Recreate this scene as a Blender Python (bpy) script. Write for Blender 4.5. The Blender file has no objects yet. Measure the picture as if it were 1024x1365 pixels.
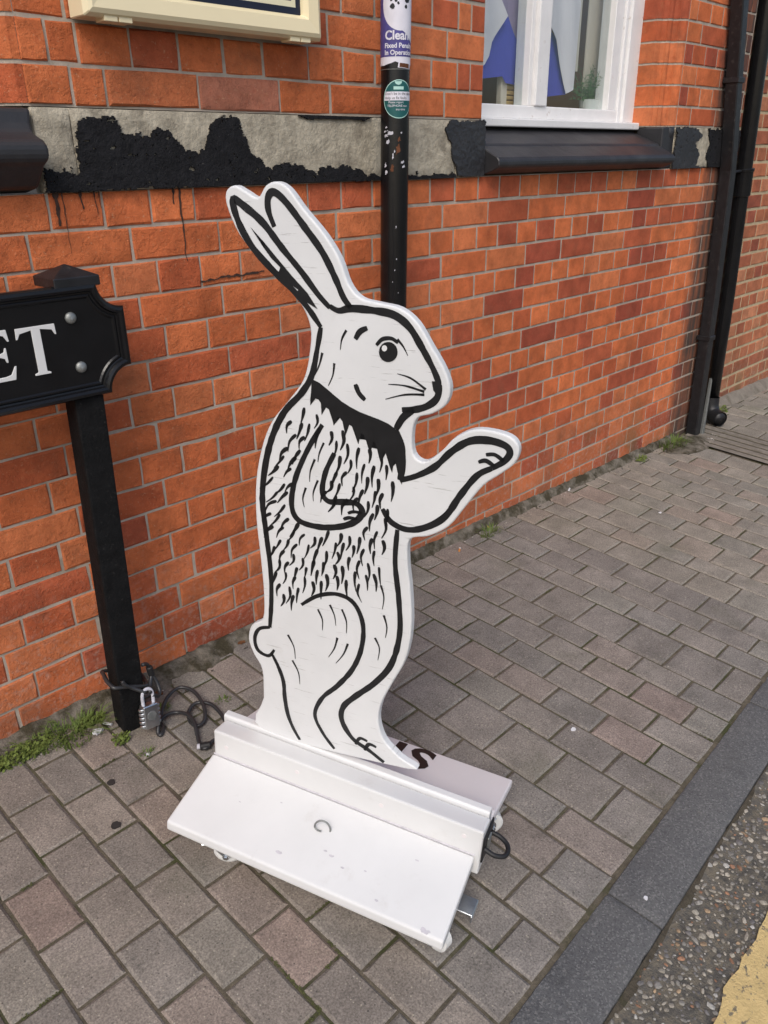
import bpy, bmesh, math, random
from mathutils import Vector, Matrix, noise as mnoise
random.seed(7)
R = random.Random(11)
C = bpy.context.scene.collection
PI = math.pi

# ------------------------------------------------------------------ camera
scn = bpy.context.scene
cam_d = bpy.data.cameras.new('camera'); cam = bpy.data.objects.new('camera', cam_d); C.objects.link(cam)
CR = Vector((0.70359, -0.71051, -0.01176)); CU = Vector((0.29919, 0.28117, 0.91183)); CF = Vector((0.64456, 0.64507, -0.41041))
CP = Vector((0.0, -1.6952, 1.2783)); FPX = 1053.166
cam.matrix_world = Matrix(((CR.x, CU.x, -CF.x, CP.x), (CR.y, CU.y, -CF.y, CP.y), (CR.z, CU.z, -CF.z, CP.z), (0, 0, 0, 1)))
cam_d.sensor_fit = 'HORIZONTAL'; cam_d.sensor_width = 36.0; cam_d.lens = 36.0 * FPX / 1024.0
cam_d.clip_start = 0.02; cam_d.clip_end = 500
scn.camera = cam

# ------------------------------------------------------------------ daylight (bright overcast)
SUN_EL, SUN_AZ = math.radians(46), math.radians(232)      # azimuth clockwise from +Y
w = bpy.data.worlds.new('World'); scn.world = w; w.use_nodes = True
nt = w.node_tree; bg = nt.nodes['Background']
sky = nt.nodes.new('ShaderNodeTexSky'); sky.sky_type = 'NISHITA'; sky.sun_disc = False
sky.sun_elevation = SUN_EL; sky.sun_rotation = SUN_AZ
sky.air_density = 1.0; sky.dust_density = 3.0; sky.ozone_density = 1.0
nt.links.new(sky.outputs[0], bg.inputs[0]); bg.inputs[1].default_value = 0.15
sl = bpy.data.lights.new('sun', 'SUN'); sl.energy = 1.45; sl.angle = math.radians(26); sl.color = (1.0, 0.96, 0.905)
so = bpy.data.objects.new('sun', sl); C.objects.link(so)
sd = Vector((math.sin(SUN_AZ) * math.cos(SUN_EL), math.cos(SUN_AZ) * math.cos(SUN_EL), math.sin(SUN_EL)))
so.rotation_euler = sd.to_track_quat('Z', 'Y').to_euler(); so.location = sd * 8
vs = scn.view_settings; vs.view_transform = 'Standard'; vs.look = 'None'; vs.gamma = 1.0; vs.use_curve_mapping = False
vs.exposure = 0.1
scn.cycles.max_bounces = 8
# ------------------------------------------------------------------ materials
def N(m): return m.node_tree.nodes
def L(m, a, b): m.node_tree.links.new(a, b)
def newmat(name):
    m = bpy.data.materials.new(name); m.use_nodes = True
    return m, N(m)['Principled BSDF']
def pos(m):
    return N(m).new('ShaderNodeNewGeometry').outputs['Position']
def noise(m, vec, scale, detail=4, rough=.55):
    n = N(m).new('ShaderNodeTexNoise'); n.inputs['Scale'].default_value = scale
    n.inputs['Detail'].default_value = detail; n.inputs['Roughness'].default_value = rough
    if vec is not None: L(m, vec, n.inputs['Vector'])
    return n.outputs['Fac']
def voro(m, vec, scale, feature='F1', out='Distance'):
    n = N(m).new('ShaderNodeTexVoronoi'); n.feature = feature; n.inputs['Scale'].default_value = scale
    L(m, vec, n.inputs['Vector']); return n.outputs[out]
def ramp(m, fac, a, b, lo=0., hi=1.):
    n = N(m).new('ShaderNodeMapRange'); n.inputs['From Min'].default_value = a; n.inputs['From Max'].default_value = b
    n.inputs['To Min'].default_value = lo; n.inputs['To Max'].default_value = hi
    L(m, fac, n.inputs['Value']); return n.outputs['Result']
def math_(m, op, a, b):
    n = N(m).new('ShaderNodeMath'); n.operation = op
    for i, v in enumerate((a, b)):
        if isinstance(v, (int, float)): n.inputs[i].default_value = v
        else: L(m, v, n.inputs[i])
    return n.outputs[0]
def mix(m, fac, a, b, mode='MIX'):
    n = N(m).new('ShaderNodeMix'); n.data_type = 'RGBA'; n.blend_type = mode; n.clamp_factor = True
    for i, v in ((0, fac), (6, a), (7, b)):
        if isinstance(v, (int, float)): n.inputs[i].default_value = v
        elif isinstance(v, (tuple, list)): n.inputs[i].default_value = (*v[:3], 1)
        else: L(m, v, n.inputs[i])
    return n.outputs[2]
def scaled(m, vec, s):
    n = N(m).new('ShaderNodeMapping'); n.inputs['Scale'].default_value = s; L(m, vec, n.inputs['Vector']); return n.outputs[0]
def bump(m, b, h, strength, dist=.002):
    n = N(m).new('ShaderNodeBump'); n.inputs['Strength'].default_value = strength; n.inputs['Distance'].default_value = dist
    L(m, h, n.inputs['Height']); L(m, n.outputs[0], b.inputs['Normal'])
def pmat(name, col, rough=.7, var=.2, scale=25, bstr=.25, bscale=180, spec=.35, metal=0., coat=0., col2=None, mask=(.5, .7), mscale=20, bdist=.002):
    m, b = newmat(name); p = pos(m)
    f = ramp(m, noise(m, p, scale, 6, .6), .25, .75, 1 - var, 1 + var)
    c = mix(m, 1.0, col, f, 'MULTIPLY') if True else None
    if col2: c = mix(m, ramp(m, noise(m, p, mscale, 7, .65), *mask), c, col2)
    L(m, c, b.inputs['Base Color']); b.inputs['Roughness'].default_value = rough; b.inputs['Metallic'].default_value = metal
    b.inputs['Specular IOR Level'].default_value = spec; b.inputs['Coat Weight'].default_value = coat
    if bstr: bump(m, b, noise(m, p, bscale, 5, .65), bstr, bdist)
    return m

def brick_mat(name, attr):
    m, b = newmat(name); p = pos(m)
    if attr:
        a = N(m).new('ShaderNodeAttribute'); a.attribute_name = 'tint'; base = a.outputs['Color']
    else:
        oi = N(m).new('ShaderNodeObjectInfo'); base = oi.outputs['Color']
    sep = N(m).new('ShaderNodeSeparateXYZ'); L(m, p, sep.inputs[0]); X, Z = sep.outputs[0], sep.outputs[2]
    c = mix(m, 1.0, base, ramp(m, noise(m, p, 14, 6, .65), .3, .7, .68, 1.22), 'MULTIPLY')
    c = mix(m, 1.0, c, ramp(m, noise(m, p, 2.3, 4, .6), .3, .7, .84, 1.14), 'MULTIPLY')
    c = mix(m, ramp(m, noise(m, p, 8.5, 6, .7), .54, .70, 0, .40), c, (.20, .085, .048))
    c = mix(m, ramp(m, noise(m, p, 60, 5, .7), .52, .75, 0, .5), c, (.30, .055, .022))          # redder fired skin
    c = mix(m, ramp(m, noise(m, p, 33, 4, .7), .60, .72, 0, .35), c, (.46, .19, .085))           # paler rubbed clay
    fl = math_(m, 'MULTIPLY', ramp(m, noise(m, p, 150, 4, .75), .60, .68), ramp(m, X, 1.4, 2.1, .55, .15))
    c = mix(m, fl, c, (.55, .33, .20))
    cr_ = math_(m, 'MULTIPLY', ramp(m, noise(m, scaled(m, p, (45, 45, 75)), 1, 6, .75), .335, .40, 1, 0), ramp(m, X, 1.4, 2.1, .6, .25))
    c = mix(m, cr_, c, (.16, .045, .02))
    pits = ramp(m, voro(m, p, 95), .02, .13, 1, 0)
    pm = math_(m, 'MULTIPLY', pits, ramp(m, noise(m, p, 17, 2), .52, .62))
    c = mix(m, math_(m, 'MULTIPLY', pm, .7), c, (.07, .028, .02))
    low = ramp(m, math_(m, 'ADD', Z, math_(m, 'MULTIPLY', X, .0265)), .02, .42, 1, 0)            # salts and splash near the pavement
    sal = math_(m, 'MULTIPLY', low, ramp(m, noise(m, p, 55, 6, .7), .50, .68))
    c = mix(m, math_(m, 'MULTIPLY', sal, .75), c, (.48, .35, .29))
    c = mix(m, math_(m, 'MULTIPLY', math_(m, 'POWER', low, 2.2), ramp(m, noise(m, p, 7, 5, .6), .40, .68, 0, .75)), c, (.125, .085, .06))
    green = math_(m, 'MULTIPLY', math_(m, 'MULTIPLY', ramp(m, X, 2.3, 2.8), low), ramp(m, noise(m, p, 5.5, 5, .6), .5, .62, 0, .6))
    c = mix(m, green, c, (.12, .11, .05))
    pipe_band = math_(m, 'MULTIPLY', ramp(m, math_(m, 'ADD', X, math_(m, 'MULTIPLY', noise(m, p, 9, 5, .7), .16)), 3.80, 3.90), ramp(m, X, 4.15, 4.25, 1, 0))
    pipe_band = math_(m, 'MULTIPLY', pipe_band, ramp(m, noise(m, scaled(m, p, (30, 30, 3)), 1, 4), .3, .6, .55, .95))
    c = mix(m, pipe_band, c, (.05, .045, .04))  # darker streaky band in the brick beside the square downpipe
    L(m, c, b.inputs['Base Color']); b.inputs['Roughness'].default_value = .82; b.inputs['Specular IOR Level'].default_value = .25
    rough_left = ramp(m, X, 1.45, 2.0, 1, .3)
    h = math_(m, 'ADD', math_(m, 'MULTIPLY', noise(m, p, 130, 6, .7), rough_left), math_(m, 'MULTIPLY', noise(m, p, 38, 4, .6), rough_left))
    h = math_(m, 'ADD', h, math_(m, 'MULTIPLY', ramp(m, noise(m, p, 21, 6, .75), .46, .54), math_(m, 'MULTIPLY', rough_left, .55)))
    h = math_(m, 'SUBTRACT', h, math_(m, 'MULTIPLY', pm, .5))
    bump(m, b, h, .62, .0032)
    return m

def paver_mat(name, attr):
    m, b = newmat(name); p = pos(m)
    if attr:
        a = N(m).new('ShaderNodeAttribute'); a.attribute_name = 'tint'; base = a.outputs['Color']
    else:
        base = N(m).new('ShaderNodeObjectInfo').outputs['Color']
    c = mix(m, 1.0, base, ramp(m, noise(m, p, 11, 6, .65), .3, .7, .78, 1.22), 'MULTIPLY')
    c = mix(m, 1.0, c, ramp(m, noise(m, p, 260, 3, .6), .3, .7, .62, 1.4), 'MULTIPLY')
    agg = ramp(m, voro(m, p, 150), .12, .30, 1, 0)
    sel = N(m).new('ShaderNodeTexVoronoi'); sel.inputs['Scale'].default_value = 150; L(m, p, sel.inputs['Vector'])
    sx = N(m).new('ShaderNodeSeparateXYZ'); L(m, sel.outputs['Color'], sx.inputs[0])
    c = mix(m, math_(m, 'MULTIPLY', agg, ramp(m, sx.outputs[0], .74, .84, 0, .8)), c, (.44, .39, .31))   # pale grit
    c = mix(m, math_(m, 'MULTIPLY', agg, ramp(m, sx.outputs[1], .80, .86, 0, .7)), c, (.035, .033, .032)) # dark grit
    big = ramp(m, voro(m, p, 62), .05, .14, 1, 0)
    c = mix(m, math_(m, 'MULTIPLY', big, ramp(m, noise(m, p, 19, 3), .54, .60, 0, .75)), c, (.50, .46, .39))
    spot = ramp(m, noise(m, p, 24, 6, .75), .60, .72, 0, .55)
    c = mix(m, spot, c, (.055, .05, .045))
    c = mix(m, ramp(m, noise(m, p, 4.2, 5, .6), .56, .74, 0, .35), c, (.10, .105, .065))                 # algae bloom
    L(m, c, b.inputs['Base Color']); b.inputs['Roughness'].default_value = .88; b.inputs['Specular IOR Level'].default_value = .3
    h = math_(m, 'ADD', noise(m, p, 220, 4, .7), math_(m, 'MULTIPLY', agg, .4))
    bump(m, b, h, .45, .0025)
    return m

M = {}
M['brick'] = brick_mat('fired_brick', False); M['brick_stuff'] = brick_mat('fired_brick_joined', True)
M['paver'] = paver_mat('block_paving', False); M['paver_stuff'] = paver_mat('block_paving_joined', True)
M['mortar'] = pmat('lime_mortar', (.41, .355, .295), .95, .22, 22, .5, 240, .1, col2=(.30, .26, .21), mask=(.52, .66), mscale=9)
M['mortar_buff'] = pmat('buff_mortar', (.46, .37, .24), .95, .2, 20, .4, 200, .1)
M['joint'] = pmat('paving_joint', (.125, .106, .078), .97, .4, 60, .8, 260, .1, col2=(.068, .072, .034), mask=(.50, .62), mscale=7, bdist=.004)
M['stone'] = pmat('weathered_stone', (.44, .395, .31), .94, .28, 42, .9, 75, .15, col2=(.255, .225, .175), mask=(.45, .66), mscale=17, bdist=.006)
M['tar'] = pmat('old_black_paint', (.013, .013, .015), .8, .4, 40, 1., 210, .2, col2=(.12, .115, .10), mask=(.64, .72), mscale=150, bdist=.004)
M['blackgloss'] = pmat('black_gloss_paint', (.007, .007, .008), .24, .3, 20, .15, 60, .36, col2=(.10, .095, .09), mask=(.735, .77), mscale=75, bdist=.001)
M['sillblack'] = pmat('black_masonry_paint', (.024, .024, .027), .5, .3, 12, .4, 70, .5, col2=(.045, .045, .047), mask=(.55, .75), mscale=8)
M['iron'] = pmat('painted_iron', (.013, .013, .015), .45, .4, 30, .35, 160, .45, col2=(.05, .047, .045), mask=(.58, .72), mscale=40)
M['timberblack'] = pmat('black_tarred_timber', (.007, .007, .0075), .75, .5, 35, 1.0, 150, .14, bdist=.003, col2=(.04, .037, .035), mask=(.60, .74), mscale=120)
M['white'] = pmat('white_gloss_paint', (.685, .685, .68), .40, .05, 7, .16, 55, .45, col2=(.56, .545, .52), mask=(.60, .84), mscale=13, bdist=.001)
M['whitewindow'] = pmat('white_window_paint', (.78, .77, .765), .45, .06, 14, .3, 50, .4, col2=(.52, .46, .42), mask=(.62, .72), mscale=28)
M['pinkwhite'] = pmat('sky_tinted_white', (.74, .70, .70), .5, .03, 9, .1, 40, .4)  # white paint, pinkish sky-lit tone of the rear slope put into the colour
M['ink'] = pmat('black_sign_paint', (.012, .012, .013), .42, .3, 30, .1, 90, .4, col2=(.12, .12, .12), mask=(.70, .76), mscale=85)
M['cream'] = pmat('cream_enamel', (.80, .70, .46), .4, .03, 8, 0, 0, .4, coat=.2)
M['creamline'] = pmat('pale_yellow_print', (.74, .70, .50), .5, .02, 8, 0)
M['board'] = pmat('dark_notice_panel', (.016, .016, .019), .35, .1, 8, 0)
M['navy'] = pmat('navy_print', (.012, .016, .035), .4, .1, 8, 0)
M['zinc'] = pmat('zinc_plate', (.62, .66, .70), .32, .15, 60, .1, 120, .5, metal=1.)
M['bolt'] = pmat('dull_steel', (.30, .31, .30), .55, .2, 60, .2, 200, .4, metal=.8)
M['wheel'] = pmat('white_nylon', (.72, .72, .70), .45, .06, 20, .05)
M['rubber'] = pmat('black_rubber', (.018, .018, .019), .5, .2, 40, .15)
M['cable'] = pmat('plastic_cable', (.028, .028, .030), .38, .15, 40, .1, 100, .5)
M['kerb'] = pmat('granite_kerb', (.116, .116, .118), .88, .22, 9, .5, 320, .25, col2=(.125, .123, .12), mask=(.46, .64), mscale=230)
M['asphalt'] = pmat('worn_asphalt', (.125, .116, .102), .94, .35, 30, 1., 230, .15, col2=(.19, .165, .125), mask=(.44, .62), mscale=60, bdist=.005)
M['dirt'] = pmat('gutter_dirt', (.085, .072, .054), .97, .35, 40, 1., 160, .1, col2=(.045, .05, .022), mask=(.55, .68), mscale=14, bdist=.006)
M['cement'] = pmat('dirty_cement', (.185, .165, .135), .96, .45, 30, 1., 130, .1, col2=(.06, .052, .034), mask=(.40, .58), mscale=18, bdist=.006)
M['yellow'] = pmat('yellow_road_paint', (.62, .46, .21), .85, .15, 30, .9, 150, .2, col2=(.20, .17, .12), mask=(.56, .62), mscale=70, bdist=.004)
M['channel'] = pmat('concrete_channel', (.22, .195, .165), .95, .25, 18, .6, 150, .1, col2=(.13, .115, .09), mask=(.5, .7), mscale=12)
M['purple'] = pmat('blue_violet_print', (.075, .065, .235), .5, .25, 60, 0)
M['paper'] = pmat('white_poster_paper', (.68, .67, .74), .6, .08, 30, .1, 60)
M['teal'] = pmat('teal_sticker', (.012, .095, .095), .45, .15, 40, 0)
M['mint'] = pmat('mint_print', (.42, .66, .60), .5, .05, 40, 0)
M['scrape'] = pmat('scraped_metal', (.50, .50, .55), .6, .25, 60, .2)
M['rust'] = pmat('rust_spot', (.12, .045, .02), .85, .4, 60, .4)
M['room'] = pmat('dim_room_wall', (.16, .12, .09), .9, .1, 6, 0)
M['roomdark'] = pmat('dark_timber_room', (.20, .10, .045), .6, .3, 6, 0)
M['beige'] = pmat('beige_blind', (.66, .56, .46), .9, .05, 6, 0)
M['lilac'] = pmat('white_lilac_cloth', (.82, .74, .76), .9, .05, 12, .1, 200)
M['greycloth'] = pmat('mauve_grey_cloth', (.40, .31, .46), .9, .06, 12, .1, 200)
M['bluecloth'] = pmat('royal_blue_cloth', (.075, .08, .46), .9, .1, 12, .1, 200)
M['tan'] = pmat('tan_reflection', (.60, .40, .17), .7, .15, 30, .1)
M['pot'] = pmat('white_pot_glaze', (.68, .67, .64), .4, .03, 10, 0)
M['leaf'] = pmat('plant_leaf', (.07, .16, .05), .6, .35, 40, 0)
M['grass'] = pmat('grass_blade', (.115, .165, .038), .7, .35, 50, 0)
M['moss'] = pmat('low_weed', (.125, .165, .035), .8, .35, 60, 0)
M['jointmoss'] = pmat('joint_moss', (.085, .090, .034), .95, .45, 60, 0)
M['filter'] = pmat('cork_filter', (.62, .26, .07), .8, .1, 60, 0)
M['litter'] = pmat('paper_scrap', (.66, .66, .68), .8, .06, 60, 0)
M['gum'] = pmat('trodden_gum', (.035, .03, .028), .8, .2, 60, 0)
M['drip'] = pmat('tar_stain', (.05, .026, .018), .8, .4, 90, .3)
M['scuff'] = pmat('scuff_mark', (.52, .50, .53), .6, .2, 90, .1)
M['leafdry'] = pmat('dead_leaf', (.13, .055, .022), .8, .3, 60, 0)

def glass_mat():
    m, b = newmat('window_glass'); nt = m.node_tree; nt.nodes.remove(b)
    tr = N(m).new('ShaderNodeBsdfTransparent'); tr.inputs[0].default_value = (.93, .96, .96, 1)
    gl = N(m).new('ShaderNodeBsdfGlossy'); gl.inputs['Roughness'].default_value = .01
    lw = N(m).new('ShaderNodeLayerWeight'); lw.inputs[0].default_value = .5
    f5 = math_(m, 'POWER', lw.outputs['Facing'], 4.0)
    mx = N(m).new('ShaderNodeMixShader'); L(m, ramp(m, f5, 0, 1, .04, 1), mx.inputs[0])
    L(m, tr.outputs[0], mx.inputs[1]); L(m, gl.outputs[0], mx.inputs[2])
    L(m, mx.outputs[0], N(m)['Material Output'].inputs[0]); return m
M['glass'] = glass_mat()

def white_ply():
    m, b = newmat('painted_plywood'); p = pos(m)
    g = noise(m, scaled(m, p, (14, 14, 260)), 1, 5, .65)
    cr = ramp(m, g, .625, .68, 0, .75)
    c = mix(m, ramp(m, noise(m, p, 7, 5, .6), .3, .7), (.715, .72, .722), (.65, .655, .655))
    c = mix(m, math_(m, 'MULTIPLY', cr, ramp(m, noise(m, p, 12, 3), .36, .54)), c, (.36, .35, .33))
    c = mix(m, ramp(m, noise(m, p, 16, 7, .75), .60, .76, 0, .35), c, (.56, .55, .52))
    L(m, c, b.inputs['Base Color']); b.inputs['Roughness'].default_value = .42
    bump(m, b, math_(m, 'SUBTRACT', math_(m, 'MULTIPLY', noise(m, p, 50, 4), .4), math_(m, 'MULTIPLY', cr, 1.)), .3, .0012)
    return m
M['ply'] = white_ply()
def granite():
    m, b = newmat('granite_kerb'); p = pos(m)
    c = mix(m, ramp(m, noise(m, p, 5, 6, .65), .3, .7), (.094, .094, .097), (.128, .127, .125))
    sp = N(m).new('ShaderNodeTexVoronoi'); sp.inputs['Scale'].default_value = 330; L(m, p, sp.inputs['Vector'])
    s3 = N(m).new('ShaderNodeSeparateXYZ'); L(m, sp.outputs['Color'], s3.inputs[0])
    c = mix(m, ramp(m, s3.outputs[0], .70, .86, 0, .38), c, (.27, .265, .255))
    c = mix(m, ramp(m, s3.outputs[1], .72, .86, 0, .40), c, (.035, .035, .038))
    c = mix(m, ramp(m, noise(m, p, 24, 6, .75), .60, .74, 0, .5), c, (.16, .145, .12))
    c = mix(m, ramp(m, noise(m, p, 11, 5, .7), .60, .72, 0, .5), c, (.055, .054, .054))
    L(m, c, b.inputs['Base Color']); b.inputs['Roughness'].default_value = .86
    bump(m, b, math_(m, 'ADD', noise(m, p, 260, 4, .7), math_(m, 'MULTIPLY', noise(m, p, 60, 5, .7), .8)), .7, .003); return m
M['kerb'] = granite()

# ------------------------------------------------------------------ mesh helpers
PM = {}                                            # parent matrices (known, so no depsgraph update is needed)
def link(name, me, mat=None, parent=None, smooth=False, local=False):
    if mat is not None and not me.materials: me.materials.append(mat)
    if smooth:
        for p in me.polygons: p.use_smooth = True
    o = bpy.data.objects.new(name, me); C.objects.link(o)
    setp(o, parent, local); return o
def setp(o, parent, local=False):
    if parent is None: return
    o.parent = parent
    if not local: o.matrix_parent_inverse = PM[parent.name].inverted()
    PM[o.name] = (PM[parent.name] @ o.matrix_basis) if local else o.matrix_basis.copy()
def thing(name, label, cat, loc=(0, 0, 0), mat=None, group=None):
    o = bpy.data.objects.new(name, None); o.empty_display_size = .05; C.objects.link(o)
    mw = mat.copy() if mat is not None else Matrix.Translation(Vector(loc))
    o.matrix_basis = mw; PM[o.name] = mw
    o['label'] = label; o['category'] = cat
    if group: o['group'] = group
    return o
def tag(o, label, cat, group=None):
    o['label'] = label; o['category'] = cat
    if group: o['group'] = group
    return o
def struct(o): o['kind'] = 'structure'; PM[o.name] = o.matrix_basis.copy(); return o
def stuff(o): o['kind'] = 'stuff'; return o

class MB:
    def __init__(s): s.v = []; s.f = []; s.t = []
    def add(s, vs, fs, tint=None):
        n = len(s.v); s.v += [tuple(v) for v in vs]; s.f += [[i + n for i in f] for f in fs]
        if tint: s.t += [tint] * len(vs)
        return s
    def box(s, x0, x1, y0, y1, z0, z1):
        return s.add([(x0, y0, z0), (x1, y0, z0), (x1, y1, z0), (x0, y1, z0), (x0, y0, z1), (x1, y0, z1), (x1, y1, z1), (x0, y1, z1)],
                     [(0, 3, 2, 1), (4, 5, 6, 7), (0, 1, 5, 4), (1, 2, 6, 5), (2, 3, 7, 6), (3, 0, 4, 7)])
    def prism(s, poly, f0, f1):                      # poly 2D; f0/f1 map (a,b)->3D for the two caps
        n = len(poly); vs = [f0(*p) for p in poly] + [f1(*p) for p in poly]
        fs = [list(range(n)), list(range(2 * n - 1, n - 1, -1))] + [(i, i + n, (i + 1) % n + n, (i + 1) % n) for i in range(n)]
        return s.add(vs, fs)
    def tube(s, pts, r, n=10, cap=True):
        pts = [Vector(p) for p in pts]; rs = r if isinstance(r, (list, tuple)) else [r] * len(pts)
        t = (pts[1] - pts[0]).normalized(); a = t.orthogonal().normalized(); vs = []
        for i, p in enumerate(pts):
            t = (pts[min(i + 1, len(pts) - 1)] - pts[max(i - 1, 0)]).normalized()
            a = (a - t * a.dot(t)).normalized(); b = t.cross(a)
            vs += [p + (a * math.cos(2 * PI * k / n) + b * math.sin(2 * PI * k / n)) * rs[i] for k in range(n)]
        fs = [(i * n + k, i * n + (k + 1) % n, (i + 1) * n + (k + 1) % n, (i + 1) * n + k) for i in range(len(pts) - 1) for k in range(n)]
        if cap: fs += [list(range(n - 1, -1, -1)), list(range((len(pts) - 1) * n, len(pts) * n))]
        return s.add(vs, fs)
    def lathe(s, prof, o=(0, 0, 0), ax=(0, 0, 1), n=20):   # prof (r, h)
        ax = Vector(ax).normalized(); a = ax.orthogonal().normalized(); b = ax.cross(a); o = Vector(o)
        vs = [o + ax * h + (a * math.cos(2 * PI * k / n) + b * math.sin(2 * PI * k / n)) * r for r, h in prof for k in range(n)]
        fs = [(i * n + k, i * n + (k + 1) % n, (i + 1) * n + (k + 1) % n, (i + 1) * n + k) for i in range(len(prof) - 1) for k in range(n)]
        fs += [list(range(n - 1, -1, -1)), list(range((len(prof) - 1) * n, len(prof) * n))]
        return s.add(vs, fs)
    def mesh(s, name, bevel=0., seg=1, fix=True, ang=None):
        me = bpy.data.meshes.new(name); me.from_pydata(s.v, [], s.f)
        if s.t:
            at = me.color_attributes.new('tint', 'FLOAT_COLOR', 'POINT')
            for i, c in enumerate(s.t): at.data[i].color = (*c[:3], 1)
        if bevel or fix:
            bm = bmesh.new(); bm.from_mesh(me)
            bmesh.ops.recalc_face_normals(bm, faces=bm.faces)
            if bevel:
                es = [e for e in bm.edges if len(e.link_faces) == 2 and e.calc_face_angle(0) > (ang or .5)]
                bmesh.ops.bevel(bm, geom=es, offset=bevel, segments=seg, affect='EDGES', profile=.5)
            bm.to_mesh(me); bm.free()
        return me
    def obj(s, name, mat, parent=None, bevel=0., seg=1, smooth=False, local=False, fix=True, ang=None):
        return link(name, s.mesh(name, bevel, seg, fix, ang), mat, parent, smooth, local)

def catmull(pts, k=6, closed=False):
    n = len(pts); out = []
    g = (lambda i: Vector(pts[i % n])) if closed else (lambda i: Vector(pts[max(0, min(n - 1, i))]))
    for i in range(n if closed else n - 1):
        p0, p1, p2, p3 = g(i - 1), g(i), g(i + 1), g(i + 2)
        for j in range(k):
            t = j / k
            out.append(.5 * ((2 * p1) + (p2 - p0) * t + (2 * p0 - 5 * p1 + 4 * p2 - p3) * t * t + (3 * p1 - p0 - 3 * p2 + p3) * t ** 3))
    if not closed: out.append(Vector(pts[-1]))
    return out
def jag(pts, amp, depth=3, rnd=R):                    # torn edge: midpoint displacement of a closed 2D outline
    pts = [Vector(p) for p in pts]
    for d in range(depth):
        q = []
        for i, p in enumerate(pts):
            nx = pts[(i + 1) % len(pts)]; q.append(p); e = nx - p
            if e.length > .0022: q.append((p + nx) / 2 + Vector((-e.y, e.x)).normalized() * rnd.uniform(-1, 1) * min(amp * .62 ** d, .32 * e.length))
        pts = q
    return pts

# ------------------------------------------------------------------ ground frame: the street falls to the right and towards the road
GS, GC, G0 = -0.02654, 0.07, 0.02565
def gz(x, y): return G0 + GS * x + GC * y
GN = Vector((-GS, -GC, 1)).normalized()
def ground_frame(deg):
    a = math.radians(deg); u = Vector((math.cos(a), math.sin(a), GS * math.cos(a) + GC * math.sin(a))).normalized()
    v = GN.cross(u).normalized()
    return Matrix(((u.x, v.x, GN.x, 0), (u.y, v.y, GN.y, 0), (u.z, v.z, GN.z, G0), (0, 0, 0, 1)))
def px_area(p, w_, h_):                                # how large a piece shows from the camera (to pick the 300 largest)
    d = Vector(p) - CP; z = d.dot(CF)
    if z < .1: return 0
    x = 512 + FPX * d.dot(CR) / z; y = 682.5 - FPX * d.dot(CU) / z
    if x < -60 or x > 1084 or y < -50 or y > 1430: return 0
    return w_ * h_ / z ** 3
# ================================================================== PAVEMENT, KERB, ROAD
FP = ground_frame(1.5); FK = ground_frame(3.3)
def vk(u): return -1.262 + .0314 * u                  # kerb edge in paving coordinates
def vw(u): return -.0262 * u - .012 + (.105 if u > 4.28 else 0)

b = MB(); b.add([(-2, vk(-2) - .006, -.0046), (9, vk(9) - .006, -.0046), (9, .2, -.0046), (-2, .2, -.0046)], [(0, 1, 2, 3)])
pavement = b.obj('pavement', M['joint'], fix=False); pavement.matrix_basis = FP; struct(pavement)

def piece_mesh(name, nx, ny, w_, h_, inset, rim, depth, jit, relief, rnd, up):
    # unit footprint (-.5...5), real depth; rim = chamfer drop; built face-up, 'up' maps (x, y, d) -> 3D
    vs = []; per = []
    for j in range(ny):
        for i in range(nx):
            x = -.5 + i / (nx - 1); y = -.5 + j / (ny - 1)
            ex = inset / w_ if i in (0, nx - 1) else 0; ey = inset / h_ if j in (0, ny - 1) else 0
            x += -math.copysign(ex, x) + rnd.uniform(-jit, jit) / w_; y += -math.copysign(ey, y) + rnd.uniform(-jit, jit) / h_
            vs.append(up(x, y, rnd.uniform(-relief, relief)))
    fs = [(j * nx + i, j * nx + i + 1, (j + 1) * nx + i + 1, (j + 1) * nx + i) for j in range(ny - 1) for i in range(nx - 1)]
    loop = [(i, 0) for i in range(nx)] + [(nx - 1, j) for j in range(1, ny)] + [(i, ny - 1) for i in range(nx - 2, -1, -1)] + [(0, j) for j in range(ny - 2, 0, -1)]
    n0 = len(vs)
    for i, j in loop:
        x = -.5 + i / (nx - 1) + rnd.uniform(-jit, jit) * .5 / w_; y = -.5 + j / (ny - 1) + rnd.uniform(-jit, jit) * .5 / h_
        vs.append(up(x, y, -rim))
    n1 = len(vs)
    for i, j in loop: vs.append(up(-.5 + i / (nx - 1), -.5 + j / (ny - 1), -depth))
    k = len(loop)
    for q in range(k):
        a = loop[q]; c = loop[(q + 1) % k]; ia = a[1] * nx + a[0]; ic = c[1] * nx + c[0]
        fs += [(ic, ia, n0 + q, n0 + (q + 1) % k), (n0 + (q + 1) % k, n0 + q, n1 + q, n1 + (q + 1) % k)]
    return vs, fs
def soft(me):
    for p in me.polygons: p.use_smooth = True
    me.set_sharp_from_angle(angle=.03); return me

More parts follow.
